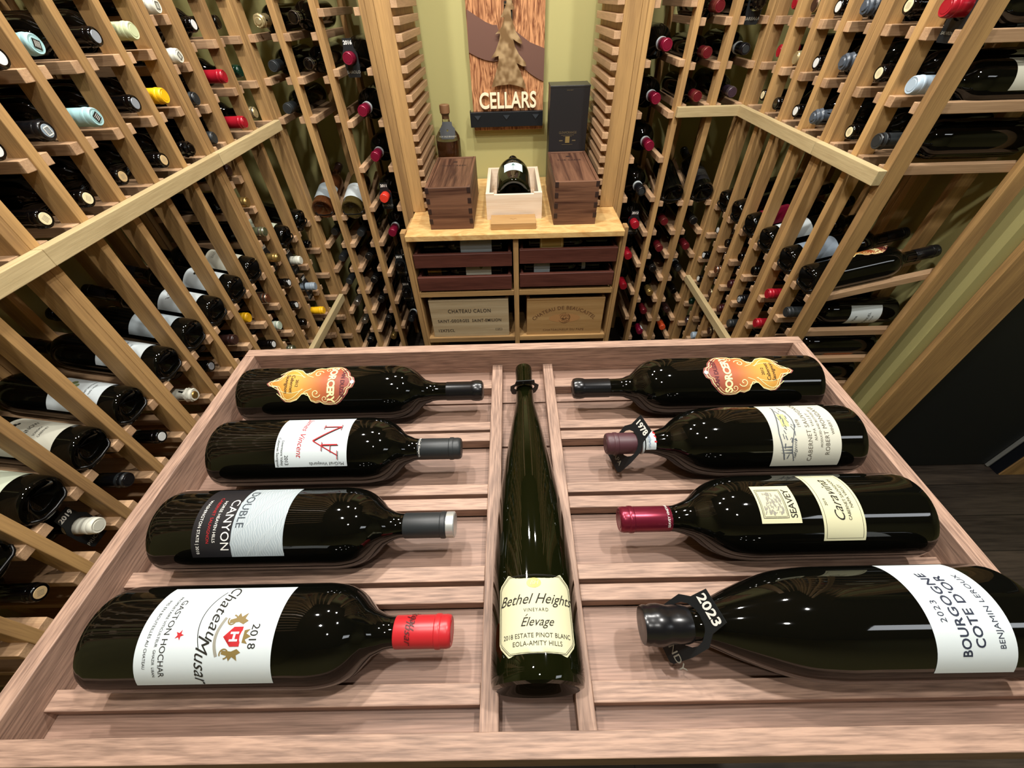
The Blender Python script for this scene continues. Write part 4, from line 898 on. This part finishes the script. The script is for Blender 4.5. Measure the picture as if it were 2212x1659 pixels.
dl = [(0.1015, 0.062, rL1), (0.2065, 0.062, rL1), (0.3163, 0.0505, rL1), (0.4244, 0.052, rL1), (0.5353, 0.0555, rL1), (0.6655, 0.053, rL2), (0.7735, 0.049, rL2), (0.882, 0.055, rL2), (0.994, 0.055, rL2), (1.1037, 0.051, rL2), (1.3616, 0.089 - 0.020, rL3), (1.5045, 0.085 - 0.018, rL3)]
ivory, wht, pale = PAPER_I, PAPER, plain('sage_label', '#cfd8c0', 0.6)
LD = {
 1: (pale, 'yellow and white labelled bottle in left display row, partly cut off by the picture', lines_motif([('RESERVE', 0.008, 0, 0, 0.02)])),
 2: (pale, 'tilted bottle with pale yellow label, second in left display row from the front', lines_motif([('VINEYARD', 0.008, 0, 0, 0.02)])),
 3: (ivory, 'tilted bottle with cream lettered label and small drawing, third in left display row', lines_motif([('MINNOW', 0.0095, 0, 0, 0.006), ('SONOMA', 0.005, 0, 0, -0.008), ('CABERNET', 0.005, 0, 0, -0.016)], INK, blob(INK, [(-0.006, 0.03, 0.004), (0.004, 0.031, 0.005), (0.010, 0.028, 0.003)], 'fish_drawing'))),
 4: (wht, 'tilted bottle with green plant drawing and blue edged label, fourth in left display row', lines_motif([('CABERNET SAUVIGNON', 0.0045, 0, 0, -0.014), ('NAPA VALLEY', 0.0045, 0, 0, -0.022)], INK, blob(LEAFG, [(-0.012, 0.018, 0.008), (0.0, 0.022, 0.009), (0.010, 0.016, 0.007), (0.004, 0.008, 0.005)], 'plant_drawing'))),
 5: (wht, 'tilted bottle with plain white typed label, fifth in left display row', lines_motif([('Domaine', 0.008, 0.2, 0, 0.02), ('PINOT NOIR', 0.005, 0, 0, 0.0), ('ESTATE', 0.0045, 0, 0, -0.012)])),
 6: (PAPER_G, 'tilted bottle with blank grey label, sixth in left display row', None),
 7: (wht, 'tilted bottle with brown antler drawing on white label in left display row', lambda lb, r, zc: antlers(lb, r, zc)),
 8: (wht, 'tilted bottle with black and green spots on white label, left display row', lambda lb, r, zc: (blob(INK, [(-0.010, 0.020, 0.005), (0.012, 0.014, 0.004)], 'black_spots')(lb, r, zc), blob(LEAFG, [(0.004, -0.004, 0.006)], 'green_spot')(lb, r, zc))),
 9: (ivory, 'tilted bottle with curved lettering on cream label, left display row', lines_motif([('BALDACCI', 0.010, 0, 0, 0.024)], INK_G)),
 11: (pale, 'tilted bottle with sage and white label beside narrow column, left display row', lines_motif([('ESTATE', 0.010, 0, 0, 0.025)])),
 12: (None, 'plain black tilted bottle nearest the corner in left display row', None)}
for i, (lab_m, txt, mo) in LD.items():
    lx, gp, rk_o = dl[i if i < 10 else i - 1] if i < 10 else (dl[10] if i == 11 else dl[11])
    display('L', 'L', lx, gp, -0.152, GLASS, lab_m, txt, mo, rk_o)
display('BL', 'B', -0.766, 0.052, -0.150, GLASS_AMBER, PAPER_G, 'rose wine bottle with grey label, tilted in back wall display row left of niche', lines_motif([('Rose', 0.010, 0.3, 0, 0.0)], INK_W), rB1, capm=BRN)
display('BL', 'B', -0.650, 0.064, -0.150, GLASS_STRAW, PAPER, 'white wine bottle with white label, tilted in back wall display row left of niche', lines_motif([('Domaine', 0.010, 0.3, 0, 0.022), ('CHARDONNAY', 0.004, 0, 0, 0.010)], INK_G), rB1, capm=BRN)
display('BR', 'B', 0.621, 0.058, -0.1295, GLASS, None, 'plain dark bottle with pale shoulder, tilted in display row right of niche', None, rB2)
display('BR', 'B', 0.7355, 0.052, -0.1295, GLASS, PAPER_K, 'dark bottle with black lined label, tilted in corner display row right of niche', lambda lb, r, zc: child('white_lines', wrap('white_lines', join2d([move2d(rect2d(0.06, 0.0009, 10, 1), 0, -0.012 + 0.008 * j) for j in range(5)]), r, zc, 0, INK_G, 0.0006), lb), rB2)
rdl = [(-1.519, 0.062, rR1), (-1.4018, 0.047, rR1), (-1.29, 0.055, rR1), (-1.1775, 0.055, rR1), (-1.045, 0.054, rR2), (-0.9348, 0.052, rR2)]
RDT = [(None, 'plain black tilted bottle at the corner end of right display row', None), (None, 'second plain tilted bottle from the corner, right display row', None), (CLR, 'tilted bottle with dark red label, third from the corner, right display row', None),
 (PAPER, 'tilted bottle with white lined label, fourth from the corner, right display row', lines_motif([('CABERNET', 0.006, 0, 0, 0.0), ('FRANC', 0.006, 0, 0, -0.01)])), (plain('blue_grey_label', '#7f8c99', 0.5), 'tilted bottle with blue grey crest label behind rack end, right display row', blob(plain('slate_print', '#55606c', 0.6), [(0, 0.012, 0.011)], 'round_crest'))]
for (lx, gp, rk_o), (lm, txt, mo) in zip(rdl[:5], RDT): display('R', 'R', lx, gp, -0.134, GLASS, lm, txt, mo, rk_o)

o = display('R', 'R', -0.9348, 0.052, -0.134, GLASS, None, 'tilted bottle with orange flask shaped label at the open end of right display row', None, rR2)
flask_label(o, 0.0415, 0.31 + 0.09, -30)

# ---------------------------------------------------------------- niche between the back racks
def boxes(name, lst, mat, bev=0.0008):
    """one part made of several boards"""
    bm = bmesh.new()
    for x0, x1, y0, y1, z0, z1 in lst:
        r_ = bmesh.ops.create_cube(bm, size=1.0)
        for v in r_['verts']: v.co = Vector(((x0 + x1) / 2 + v.co.x * (x1 - x0), (y0 + y1) / 2 + v.co.y * (y1 - y0), (z0 + z1) / 2 + v.co.z * (z1 - z0)))
        es = {e for v in r_['verts'] for e in v.link_edges}
        if bev: bmesh.ops.bevel(bm, geom=list(es), offset=bev, segments=1, affect='EDGES')
    me = bpy.data.meshes.new(name); bm.to_mesh(me); bm.free(); me.materials.append(mat); return me
for sd, words_ in ((-1, 'left'), (1, 'right')):
    o = thing('niche_post', P(0, 0, -ZT), 'tall wide pine post on the %s side of the display niche' % words_, 'post')
    if sd < 0: a, b, c, d = -0.4315, -0.4062, -0.4055, -0.3572
    else: a, b, c, d = 0.3897, 0.4065, 0.3366, 0.3890
    bx('outer_board', a, b, 1.587, 1.66, 0.0, TOP + ZT, PINE['Z'], o, 0.0015)
    bx('inner_board', c, d, 1.587, 1.604, ZT - 0.1405, TOP + ZT, PINE['Z'], o, 0.0015)
    o = thing('slatted_panel', P(0, 0, -ZT), 'slatted glass rack panel lining the %s side of the niche' % words_, 'rack')
    t0 = 0.4335 if sd < 0 else 0.4241
    if sd < 0: s0, s1, p0, p1 = -0.3568, -0.3370, -0.403, -0.3572
    else: s0, s1, p0, p1 = 0.3150, 0.3362, 0.3366, 0.388
    bx('side_board', p0, p1, 1.606, 1.975, ZT - 0.1405, TOP + ZT, PINE['Z'], o)
    for k in range(-12, 15):
        z = t0 - 0.0386 * k
        if z - 0.0195 < -0.139: break
        bx('slat', s0, s1, 1.5885, 1.945, z - 0.0195 + ZT, z + ZT, RAILW['Y'], o)
sf = child('niche_shelf', box(0.791, 0.615, 0.0195, BURL, 0.0012), None, P(-0.0048, 1.6675, -0.1508)); tag(sf, 'polished burl maple shelf at the bottom of the niche', 'shelf')
cab = thing('crate_cabinet', P(0, 0, -ZT), 'pine cabinet with dark drawers and wine crates under the burl shelf', 'cabinet')
def cb_(name, x0, x1, y0, y1, z0, z1, m_, **kw): return bx(name, x0, x1, y0, y1, z0 + ZT, z1 + ZT, m_, cab, 0.001, **kw)
for x0, x1 in ((-0.4195, -0.4010), (0.3912, 0.4060)):
    cb_('side_post', x0, x1, 1.374, 1.412, -ZT, -0.134, PINE['Z']); cb_('side_panel', x0, x1, 1.4125, 1.585, -ZT, -0.162, PINE['Z'])
cb_('inner_liner', -0.4005, -0.3925, 1.378, 1.93, -ZT, -0.1612, PINE['Z']); cb_('inner_liner', 0.3835, 0.3905, 1.378, 1.93, -ZT, -0.1612, PINE['Z'])
cb_('center_divider', -0.0112, 0.0088, 1.372, 1.93, -ZT, -0.1612, PINE['Z'])
cb_('back_panel', -0.392, 0.383, 1.932, 1.95, -ZT, -0.1612, PINE['Z'])
for x0, x1 in ((-0.3920, -0.0114), (0.0090, 0.3833)):
    cb_('shelf_rail', x0, x1, 1.374, 1.393, -0.402, -0.380, PINE['X']); cb_('shelf_board', x0, x1, 1.3935, 1.93, -0.400, -0.388, PINE['X'])
    cb_('shelf_rail', x0, x1, 1.374, 1.393, -0.634, -0.611, PINE['X']); cb_('shelf_board', x0, x1, 1.3935, 1.93, -0.630, -0.6115, PINE['X'])
DRW = [(-0.3885, -0.0165, -0.2715, -0.2190, -1), (-0.3885, -0.0195, -0.3710, -0.3130, -1), (0.0125, 0.3800, -0.2640, -0.2090, 1), (0.0125, 0.3790, -0.3640, -0.3085, 1)]
for x0, x1, z0, z1, sd in DRW:
    dr_ = child('drawer', boxes('drawer', [(x0, x1, 1.372, 1.388, z0, z1)], DRAW['X']), cab, (0, 0, ZT), label='dark mahogany drawer front')
    child('drawer_box', boxes('drawer_box', [(x0 + 0.004, x0 + 0.014, 1.3885, 1.90, z0 + 0.004, z1), (x1 - 0.014, x1 - 0.004, 1.3885, 1.90, z0 + 0.004, z1), (x0 + 0.004, x1 - 0.004, 1.90, 1.91, z0 + 0.004, z1), (x0 + 0.014, x1 - 0.014, 1.3885, 1.90, z0 + 0.004, z0 + 0.010)], DRAW['Y']), dr_)
# bottles lying in the drawers
def lying(tip_x, dirx, y, z, lab_m, txt, lx_, lw, capm, motif=None, roll=0.25, glass=GLASS):
    base = P(tip_x - dirx * 0.30, y, z)
    o = thing('wine_bottle', (0, 0, 0), txt, 'wine bottle', 'bottles lying in the open drawers'); o.matrix_world = axis_matrix(base, (dirx, 0, 0), (0, -0.55, 0.83))
    child('glass_body', GLASS750, o); child('capsule', foil(0.30, 0.0146, 0.055, capm), o)
    lb = child('label', wrap('label', rect2d(math.radians(150) * 0.0375, lw, 24, 2), 0.0375, lx_, 0, lab_m, 0.0003), o)
    if motif: motif(lb, 0.0375, lx_)
    return o
lying(-0.353, -1, 1.436, -0.2150, PAPER_G, 'bottle with pale grey label lying in the upper left drawer', 0.098, 0.118, K, lines_motif([('Estate', 0.010, 0.3, 0, 0.03)], INK_G))
lying(-0.355, -1, 1.436, -0.3195, PAPER_I, 'gold capped bottle with green printed label lying in the lower left drawer', 0.094, 0.100, GLD, blob(LEAFG, [(-0.004, -0.01, 0.010), (0.004, -0.004, 0.007)], 'green_print'))
lying(0.348, 1, 1.436, -0.2080, plain('gold_bordered_label', '#b89a52', 0.45), 'bottle with gold bordered label lying in the upper right drawer', 0.086, 0.088, K, lambda lb, r, zc: child('border_line', wrap('border_line', frame2d(0.085, 0.076, 0.002, 12), r, zc, 0, INK_CREAM, 0.0006), lb))
o = lying(0.330, 1, 1.436, -0.3075, PAPER_G, 'bottle with pale label and white neck band lying in the lower right drawer', 0.070, 0.062, K)
child('neck_band', lathe('neck_band', [(0.0165, 0.229), (0.0170, 0.230), (0.0164, 0.243), (0.0158, 0.244)], [PAPER], 24), o)
# wooden wine crates
def crate(x0, x1, z0, z1, WM, label, front):
    y0, y1, t = 1.384, 1.88, 0.012; xc = (x0 + x1) / 2
    o = thing('wine_crate', P(xc, (y0 + y1) / 2, z0), label, 'crate', 'wooden wine crates in the cabinet'); w, d, h = (x1 - x0) / 2, (y1 - y0) / 2, z1 - z0
    f = child('front_board', boxes('front_board', [(-w, w, -d, -d + t, 0, h)], WM['X'], 0.001), o)
    child('side_board', boxes('side_board', [(-w, -w + t, -d + t, d, 0, h)], WM['Y'], 0.001), o); child('side_board', boxes('side_board', [(w - t, w, -d + t, d, 0, h)], WM['Y'], 0.001), o)
    child('bottom_board', boxes('bottom_board', [(-w + t, w - t, -d + t, d, 0, t)], WM['X'], 0.001), o); child('back_board', boxes('back_board', [(-w + t, w - t, d - t, d, t, h)], WM['X'], 0.001), o)
    front(f, xc, z0, -d - 0.0005); return o
def fit2d(g, w, h):
    xs = [v[0] for v in g[0]]; ys = [v[1] for v in g[0]]; cx, cy = (min(xs) + max(xs)) / 2, (min(ys) + max(ys)) / 2
    a, b = w / (max(xs) - min(xs)), h / (max(ys) - min(ys)); return [((x - cx) * a, (y - cy) * b) for x, y in g[0]], g[1]
def fr_a(f, xc, z0, y):
    g = [move2d(fit2d(T2('CHATEAU CALON', 0.02, 0, 0.0003, 1.15), 0.180, 0.0185), -0.2022 - xc, -0.4782 - z0), move2d(fit2d(T2('SAINT-GEORGES  SAINT-EMILION', 0.02, 0, 0.0004, 1.15), 0.272, 0.0150), -0.2054 - xc, -0.5270 - z0),
         move2d(fit2d(T2('12X75CL', 0.02, 0, 0.0004, 1.1), 0.070, 0.0145), -0.3103 - xc, -0.5773 - z0), move2d(frame2d(0.028, 0.009, 0.0012), -0.0812 - xc, -0.5758 - z0), move2d(T2('CT', 0.009), -0.0812 - xc, -0.5758 - z0)]
    ik = plain('stencil_ink', '#3d3328', 0.8)
    for q in g: child('stencilled_lettering', flat('stencilled_lettering', q, ik, 'XZ', y), f)
def fr_b(f, xc, z0, y):
    brand = plain('branded_ink', '#6e4a2c', 0.8)
    g = [move2d(fit2d(T2('CHATEAU DE BEAUCASTEL', 0.02, 0, 0.0002, 1.1), 0.295, 0.0170), 0.2000 - xc, -0.4740 - z0, 0, 0.185), move2d(fit2d(T2('CHATEAUNEUF DU PAPE', 0.02, 0, 0.0001, 1.1), 0.178, 0.0105), 0.2010 - xc, -0.5865 - z0)]
    cx, cz = 0.2026 - xc, -0.5265 - z0; q = random.Random(4)
    for i in range(26):
        a = q.uniform(0, 6.28); rr = q.uniform(0.004, 0.025); g.append(line2d([(cx + rr * math.cos(a + 0.35 * k) * 1.05, cz + rr * math.sin(a + 0.35 * k) + 0.003) for k in range(5)], 0.0012))
    g += [move2d(frame2d(0.018, 0.016, 0.001), cx, cz - 0.014), line2d([(cx - 0.024 + 0.048 * k / 12, cz - 0.012 - 0.014 * math.sin(3.14 * k / 12)) for k in range(13)], 0.0018), move2d(rect2d(0.036, 0.0016), cx, cz - 0.002)]
    child('branded_lettering', flat('branded_lettering', join2d(g), brand, 'XZ', y), f)
    child('branded_patch', flat('branded_patch', move2d(poly2d([(0.068 * math.cos(t), 0.022 * math.sin(t)) for t in [k * 0.35 for k in range(18)]], 0.02), cx, cz), plain('stain', '#b3834f', 0.7), 'XZ', y + 0.0002), f)
crate(-0.368, -0.0362, -0.6108, -0.4250, CRATE_A, 'pale pine wine crate stencilled with two lines and a bottle count', fr_a)
crate(0.0410, 0.3660, -0.6108, -0.4300, CRATE_B, 'golden pine wine crate branded with a crest and curved lettering', fr_b)

# walnut presentation boxes with sliding lids
def walnut(x0, x1, y0, y1, z1, label, txt):
    o = thing('walnut_box', P((x0 + x1) / 2, (y0 + y1) / 2, -0.1408), label, 'wooden box', 'walnut presentation boxes in the niche'); w, d, h, t = (x1 - x0) / 2, (y1 - y0) / 2, z1 + 0.1408, 0.011
    fb = child('front_board', boxes('front_board', [(-w + 0.0005, w - 0.0005, -d, -d + t, 0, h)], WALN['X'], 0.0006), o)
    for s in (-1, 1):
        sb = child('side_board', boxes('side_board', [(s * w - t / 2 - s * t / 2, s * w + t / 2 - s * t / 2, -d + t, d, 0, h + 0.0004)], WALN['Y'], 0.0006), o)
    child('back_board', boxes('back_board', [(-w + t, w - t, d - t, d, 0, h)], WALN['X'], 0.0006), o); child('bottom_board', boxes('bottom_board', [(-w + t, w - t, -d + t, d - t, 0, 0.008)], WALN['Y'], 0.0006), o)
    for k in range(4):
        for s in (-1, 1):
            child('finger_joint', box(0.0125, 0.0016, 0.0175, WALN_END, 0.0002), fb, (s * (w - 0.0058), -d - 0.0002, h - 0.009 - 0.0355 * k))
    lid = child('sliding_lid', boxes('sliding_lid', [(-w + t + 0.0003, w - t - 0.0003, -d + t + 0.0003, d - t, h - 0.0095, h - 0.0035)], WALN['Y'], 0.0006), o)
    child('finger_hole', lathe('finger_hole', [(0.009, 0), (0.009, 0.0004), (0.0, 0.0004)], [WALN_END], 24), lid, (0.0, d - 0.058, h - 0.0035))
    V = move2d(fit2d(T2(txt, 0.02, 0, 0.0004, 1.1), w * 1.25, 0.016), 0, d - 0.105)
    child('engraved_lettering', flat('engraved_lettering', V, WALN_END, 'XY', h - 0.0032), lid)
walnut(-0.3115, -0.1545, 1.4148, 1.780, 0.0036, 'dark walnut box with sliding lid on the burl shelf, left, before the brandy', 'TOR CREEK')
walnut(0.1400, 0.2935, 1.4270, 1.795, 0.0078, 'dark walnut box with sliding lid on the burl shelf, right, before the black carton', 'TOR CREEK')
# pale open box with the big bottle
o = thing('birch_box', P(-0.0035, 1.645, -0.1408), 'open whitish birch box holding a big bottle, in the middle of the burl shelf', 'wooden box'); w, d, h, t = 0.1035, 0.155, 0.0945, 0.0135
child('front_board', boxes('front_board', [(-w, w, -d, -d + t, 0, h - 0.005), (-w, -w + 0.030, -d, -d + t, h - 0.0052, h), (w - 0.030, w, -d, -d + t, h - 0.0052, h)], WHITEWOOD['X'], 0), o)
child('side_board', boxes('side_board', [(-w, -w + t, -d + t, d - t, 0, h)], WHITEWOOD['Y']), o); child('side_board', boxes('side_board', [(w - t, w, -d + t, d - t, 0, h)], WHITEWOOD['Y']), o)
child('back_board', boxes('back_board', [(-w, w, d - t, d, 0, h)], WHITEWOOD['X']), o); child('bottom_board', boxes('bottom_board', [(-w + t, w - t, -d + t, d - t, 0, 0.010)], WHITEWOOD['X']), o)
ob = thing('big_bottle', (0, 0, 0), 'big dark bottle with small pale tree label lying in the open birch box', 'wine bottle')
ob.matrix_world = axis_matrix(P(-0.0035, 1.512, -0.0640), (0, 0.990, 0.139), (0, -0.139, 0.99))
PB = prof_bordeaux(0.30, 0.0640, 0.0185, 0.055, 0.110, 0.040)
child('glass_body', lathe('glass', PB, [GLASS_G], 56), ob); child('capsule', foil(0.30, 0.0185, 0.045, KG), ob)
lb = child('label', wrap('label', rect2d(0.072, 0.060, 16, 2), 0.0640, 0.098, 0, plain('pale_blue_label', '#c6dcdc', 0.5), 0.0003), ob, label='pale blue label with a small tree')
tr = [line2d([(0, -0.026), (0, 0.022)], 0.0012)] + [poly2d([(-s_, y_), (s_, y_), (0, y_ + 0.011)], 0.02) for s_, y_ in ((0.012, -0.002), (0.009, 0.006), (0.006, 0.013))]
child('tree_drawing', wrap('tree_drawing', join2d(tr), 0.0640, 0.098, 0, plain('teal_ink', '#4d6a6a', 0.7), 0.0006), lb)
# small block of pine
o = thing('pine_block', P(-0.0080, 1.438, -0.1408), 'small flat pine block lying in front of the birch box', 'wooden block')
child('block', box(0.1645, 0.082, 0.0225, CRATE_B['X'], 0.001), o, (0, 0, 0.0113)); child('branded_mark', flat('branded_mark', join2d([line2d([(-0.012 + 0.024 * k / 10, 0.004 * math.sin(k)) for k in range(11)], 0.0015)]), plain('brand_mark', '#8a5c30', 0.8), 'XY', 0.0230), o)
# black carton
o = thing('whisky_carton', P(0.2185, 1.850, -0.1408), 'tall black carton with fine gold lettering standing behind the right walnut box', 'box')
CB = plain('black_carton', '#1f1e20', 0.4, spec=0.45)
child('carton', box(0.150, 0.094, 0.362, CB, 0.0015), o, (0, 0, 0.181)); child('lid', box(0.152, 0.096, 0.006, plain('carton_lid', '#2a2a2b', 0.35), 0.001), o, (0, 0, 0.3635))
GI = plain('carton_gold', '#6d5f45', 0.5, metal=0.3); yy = -0.0478
g = [move2d(fit2d(T2('GLENMORANGIE', 0.02), 0.070, 0.0085), 0, 0.214), move2d(rect2d(0.052, 0.0012), 0, 0.205), move2d(rect2d(0.036, 0.0010), 0, 0.201), move2d(rect2d(0.014, 0.004), -0.026, 0.186), move2d(rect2d(0.014, 0.004), 0.026, 0.186), move2d(rect2d(0.044, 0.0012), 0, 0.172), move2d(fit2d(T2('SIGNET', 0.01), 0.026, 0.003), 0, 0.352)]
child('printed_lettering', flat('printed_lettering', join2d(g), GI, 'XZ', yy), o); child('gold_square', box(0.017, 0.0012, 0.022, plain('gold_square', '#a08a55', 0.4, metal=0.5), 0), o, (0, yy, 0.189))
# brandy decanter
o = thing('brandy_bottle', P(-0.2700, 1.862, -0.1408), 'square shouldered clear bottle of dark brandy with wooden stopper behind the left walnut box', 'bottle')
bp = [(0.0, 0.006), (0.040, 0.003), (0.046, 0.0), (0.049, 0.004), (0.0495, 0.19), (0.047, 0.203), (0.038, 0.217), (0.025, 0.232), (0.017, 0.245), (0.0145, 0.262), (0.0145, 0.275), (0.0165, 0.277), (0.0165, 0.281), (0.0, 0.281)]
child('glass_body', lathe('glass', bp, [GLASS_CLEAR], 40), o); child('liquid', lathe('liquid', [(0.0, 0.008), (0.044, 0.008), (0.0460, 0.190), (0.0, 0.190)], [BRANDY], 32), o)
child('stopper', lathe('stopper', [(0.0, 0.262), (0.012, 0.262), (0.012, 0.2815), (0.0195, 0.2820), (0.0200, 0.300), (0.0195, 0.3085), (0.018, 0.310), (0.0, 0.310)], [plain('stopper_wood', '#7d5a3c', 0.5)], 32), o, label='turned wooden stopper')
card(P(-0.2680, 1.8520, 0.105) + Vector((0.004, -0.024, -0.018)), (0.02, 0.55, 1), (1, 0.1, 0), 0.060, 0.062, '', 'FOR SALE BRANDY', 'black card with chalk lettering leaning round the brandy bottle\'s neck', 0.004, 0.010)

# carved sign
sg = thing('cellar_sign', P(-0.018, 1.966, 0.057), 'carved wooden sign with copper hills, brass tree and raised cream lettering on back wall', 'sign')
ox, oz = -0.018, 0.057
child('backing_board', box(0.291, 0.022, 0.80, ZEBRA, 0.002), sg, (0, 0, 0.40))
TREE = [(-0.0129,0.4595),(-0.015,0.4503),(-0.0272,0.4488),(-0.017,0.4477),(-0.021,0.4384),(-0.0368,0.4157),(-0.0219,0.4134),(-0.0342,0.3878),(-0.0579,0.3692),(-0.0395,0.3708),(-0.0455,0.3492),(-0.0605,0.3199),(-0.0786,0.2991),(-0.0494,0.306),(-0.0491,0.2891),(-0.0596,0.2612),(-0.0816,0.2081),(-0.0538,0.2141),(-0.0086,0.2172),(0.024,0.2111),(0.0547,0.2014),(0.0527,0.2163),(0.0346,0.2556),(0.0198,0.2828),(0.0428,0.2728),(0.0567,0.2725),(0.0547,0.2834),(0.0292,0.3086),(0.014,0.333),(0.0082,0.3532),(0.0258,0.3431),(0.0393,0.3383),(0.042,0.3412),(0.0374,0.3516),(0.0186,0.3737),(0.0113,0.3909),(0.0024,0.4134),(0.0003,0.4339),(0.0129,0.4344),(0.0145,0.4376),(0.0052,0.4538),(0.006,0.470),(0.016,0.476),(0.0,0.50),(-0.006,0.520),(-0.014,0.50),(-0.026,0.482),(-0.014,0.476)]
HL = [(-0.1604,0.4391),(-0.1297,0.422),(-0.0937,0.4032),(-0.0679,0.3942),(-0.0509,0.3938),(-0.0358,0.349),(-0.0542,0.2892),(-0.0701,0.2881),(-0.1015,0.2935),(-0.1323,0.3035),(-0.1632,0.3179)]
HR = [(0.0100,0.3780),(0.0186,0.3751),(0.0413,0.3602),(0.0721,0.3419),(0.0994,0.3324),(0.128,0.3228),(0.1269,0.221),(0.1055,0.2297),(0.0769,0.245),(0.0527,0.2615),(0.0252,0.2996),(0.000,0.336)]
def rel(p): return [(x - ox, z - oz) for x, z in p]
m, nt, b = nodes('mottled_brass'); N = nt.nodes; tc = N.new('ShaderNodeTexCoord'); nz = N.new('ShaderNodeTexNoise'); nz.inputs['Scale'].default_value = 38; nz.inputs['Detail'].default_value = 1
cr = N.new('ShaderNodeValToRGB'); cr.color_ramp.elements[0].position = 0.42; cr.color_ramp.elements[0].color = lin('#8a6c48'); cr.color_ramp.elements[1].position = 0.68; cr.color_ramp.elements[1].color = lin('#c9ab80')
nt.links.new(tc.outputs['Object'], nz.inputs['Vector']); nt.links.new(nz.outputs['Fac'], cr.inputs[0]); nt.links.new(cr.outputs[0], b.inputs['Base Color']); b.inputs['Metallic'].default_value = 0.45; b.inputs['Roughness'].default_value = 0.42
child('copper_hill', prism('copper_hill', rel(HL)[::-1], -0.0160, -0.0112, COPPER), sg); child('copper_hill', prism('copper_hill', rel(HR)[::-1], -0.0160, -0.0112, COPPER), sg)
child('brass_tree', prism('brass_tree', rel(TREE), -0.0310, -0.0262, m), sg); child('tree_spacer', box(0.03, 0.0095, 0.20, INK, 0), sg, (0.010, -0.0213, 0.30))
c = bpy.data.curves.new('t', 'FONT'); c.body = 'CELLARS'; c.size = 0.06; c.extrude = 0.004; c.bevel_depth = 0.0005; c.offset = 0.0006; c.align_x = 'CENTER'; c.align_y = 'CENTER'
ot = bpy.data.objects.new('t', c); COL.objects.link(ot); dg = bpy.context.evaluated_depsgraph_get(); me = bpy.data.meshes.new_from_object(ot.evaluated_get(dg)); bpy.data.objects.remove(ot)
xs = [v.co.x for v in me.vertices]; ys = [v.co.y for v in me.vertices]; fx = 0.232 / (max(xs) - min(xs)); fy = 0.0560 / (max(ys) - min(ys)); mx_, my_ = (max(xs) + min(xs)) / 2, (max(ys) + min(ys)) / 2
for v in me.vertices: v.co = Vector(((v.co.x - mx_) * fx, -v.co.z * 1.0, (v.co.y - my_) * fy))
me.materials.clear(); me.materials.append(plain('cream_letter_paint', '#efe3c0', 0.45)); me.update()
child('raised_lettering', me, sg, (-0.018 - ox, -0.0215, 0.1635 - oz))
BAR = plain('black_sign_bar', '#14181c', 0.4, metal=0.2)
br_ = child('black_bar', box(0.302, 0.022, 0.0530, BAR, 0.001), sg, (-0.0250 - ox, -0.0225, 0.0995 - oz)); child('bar_end', box(0.003, 0.024, 0.058, BAR, 0.0005), br_, (-0.1500, 0.0, 0.003))
TRI = plain('dark_grey_stud', '#3c4248', 0.4, metal=0.4)
for x in (-0.1452, -0.0254, 0.0959): child('triangular_stud', prism('triangular_stud', [(-0.0135, 0.007), (0.0, -0.0085), (0.0135, 0.007)], -0.0138, -0.0112, TRI), br_, (x + 0.0250, 0, 0.008))
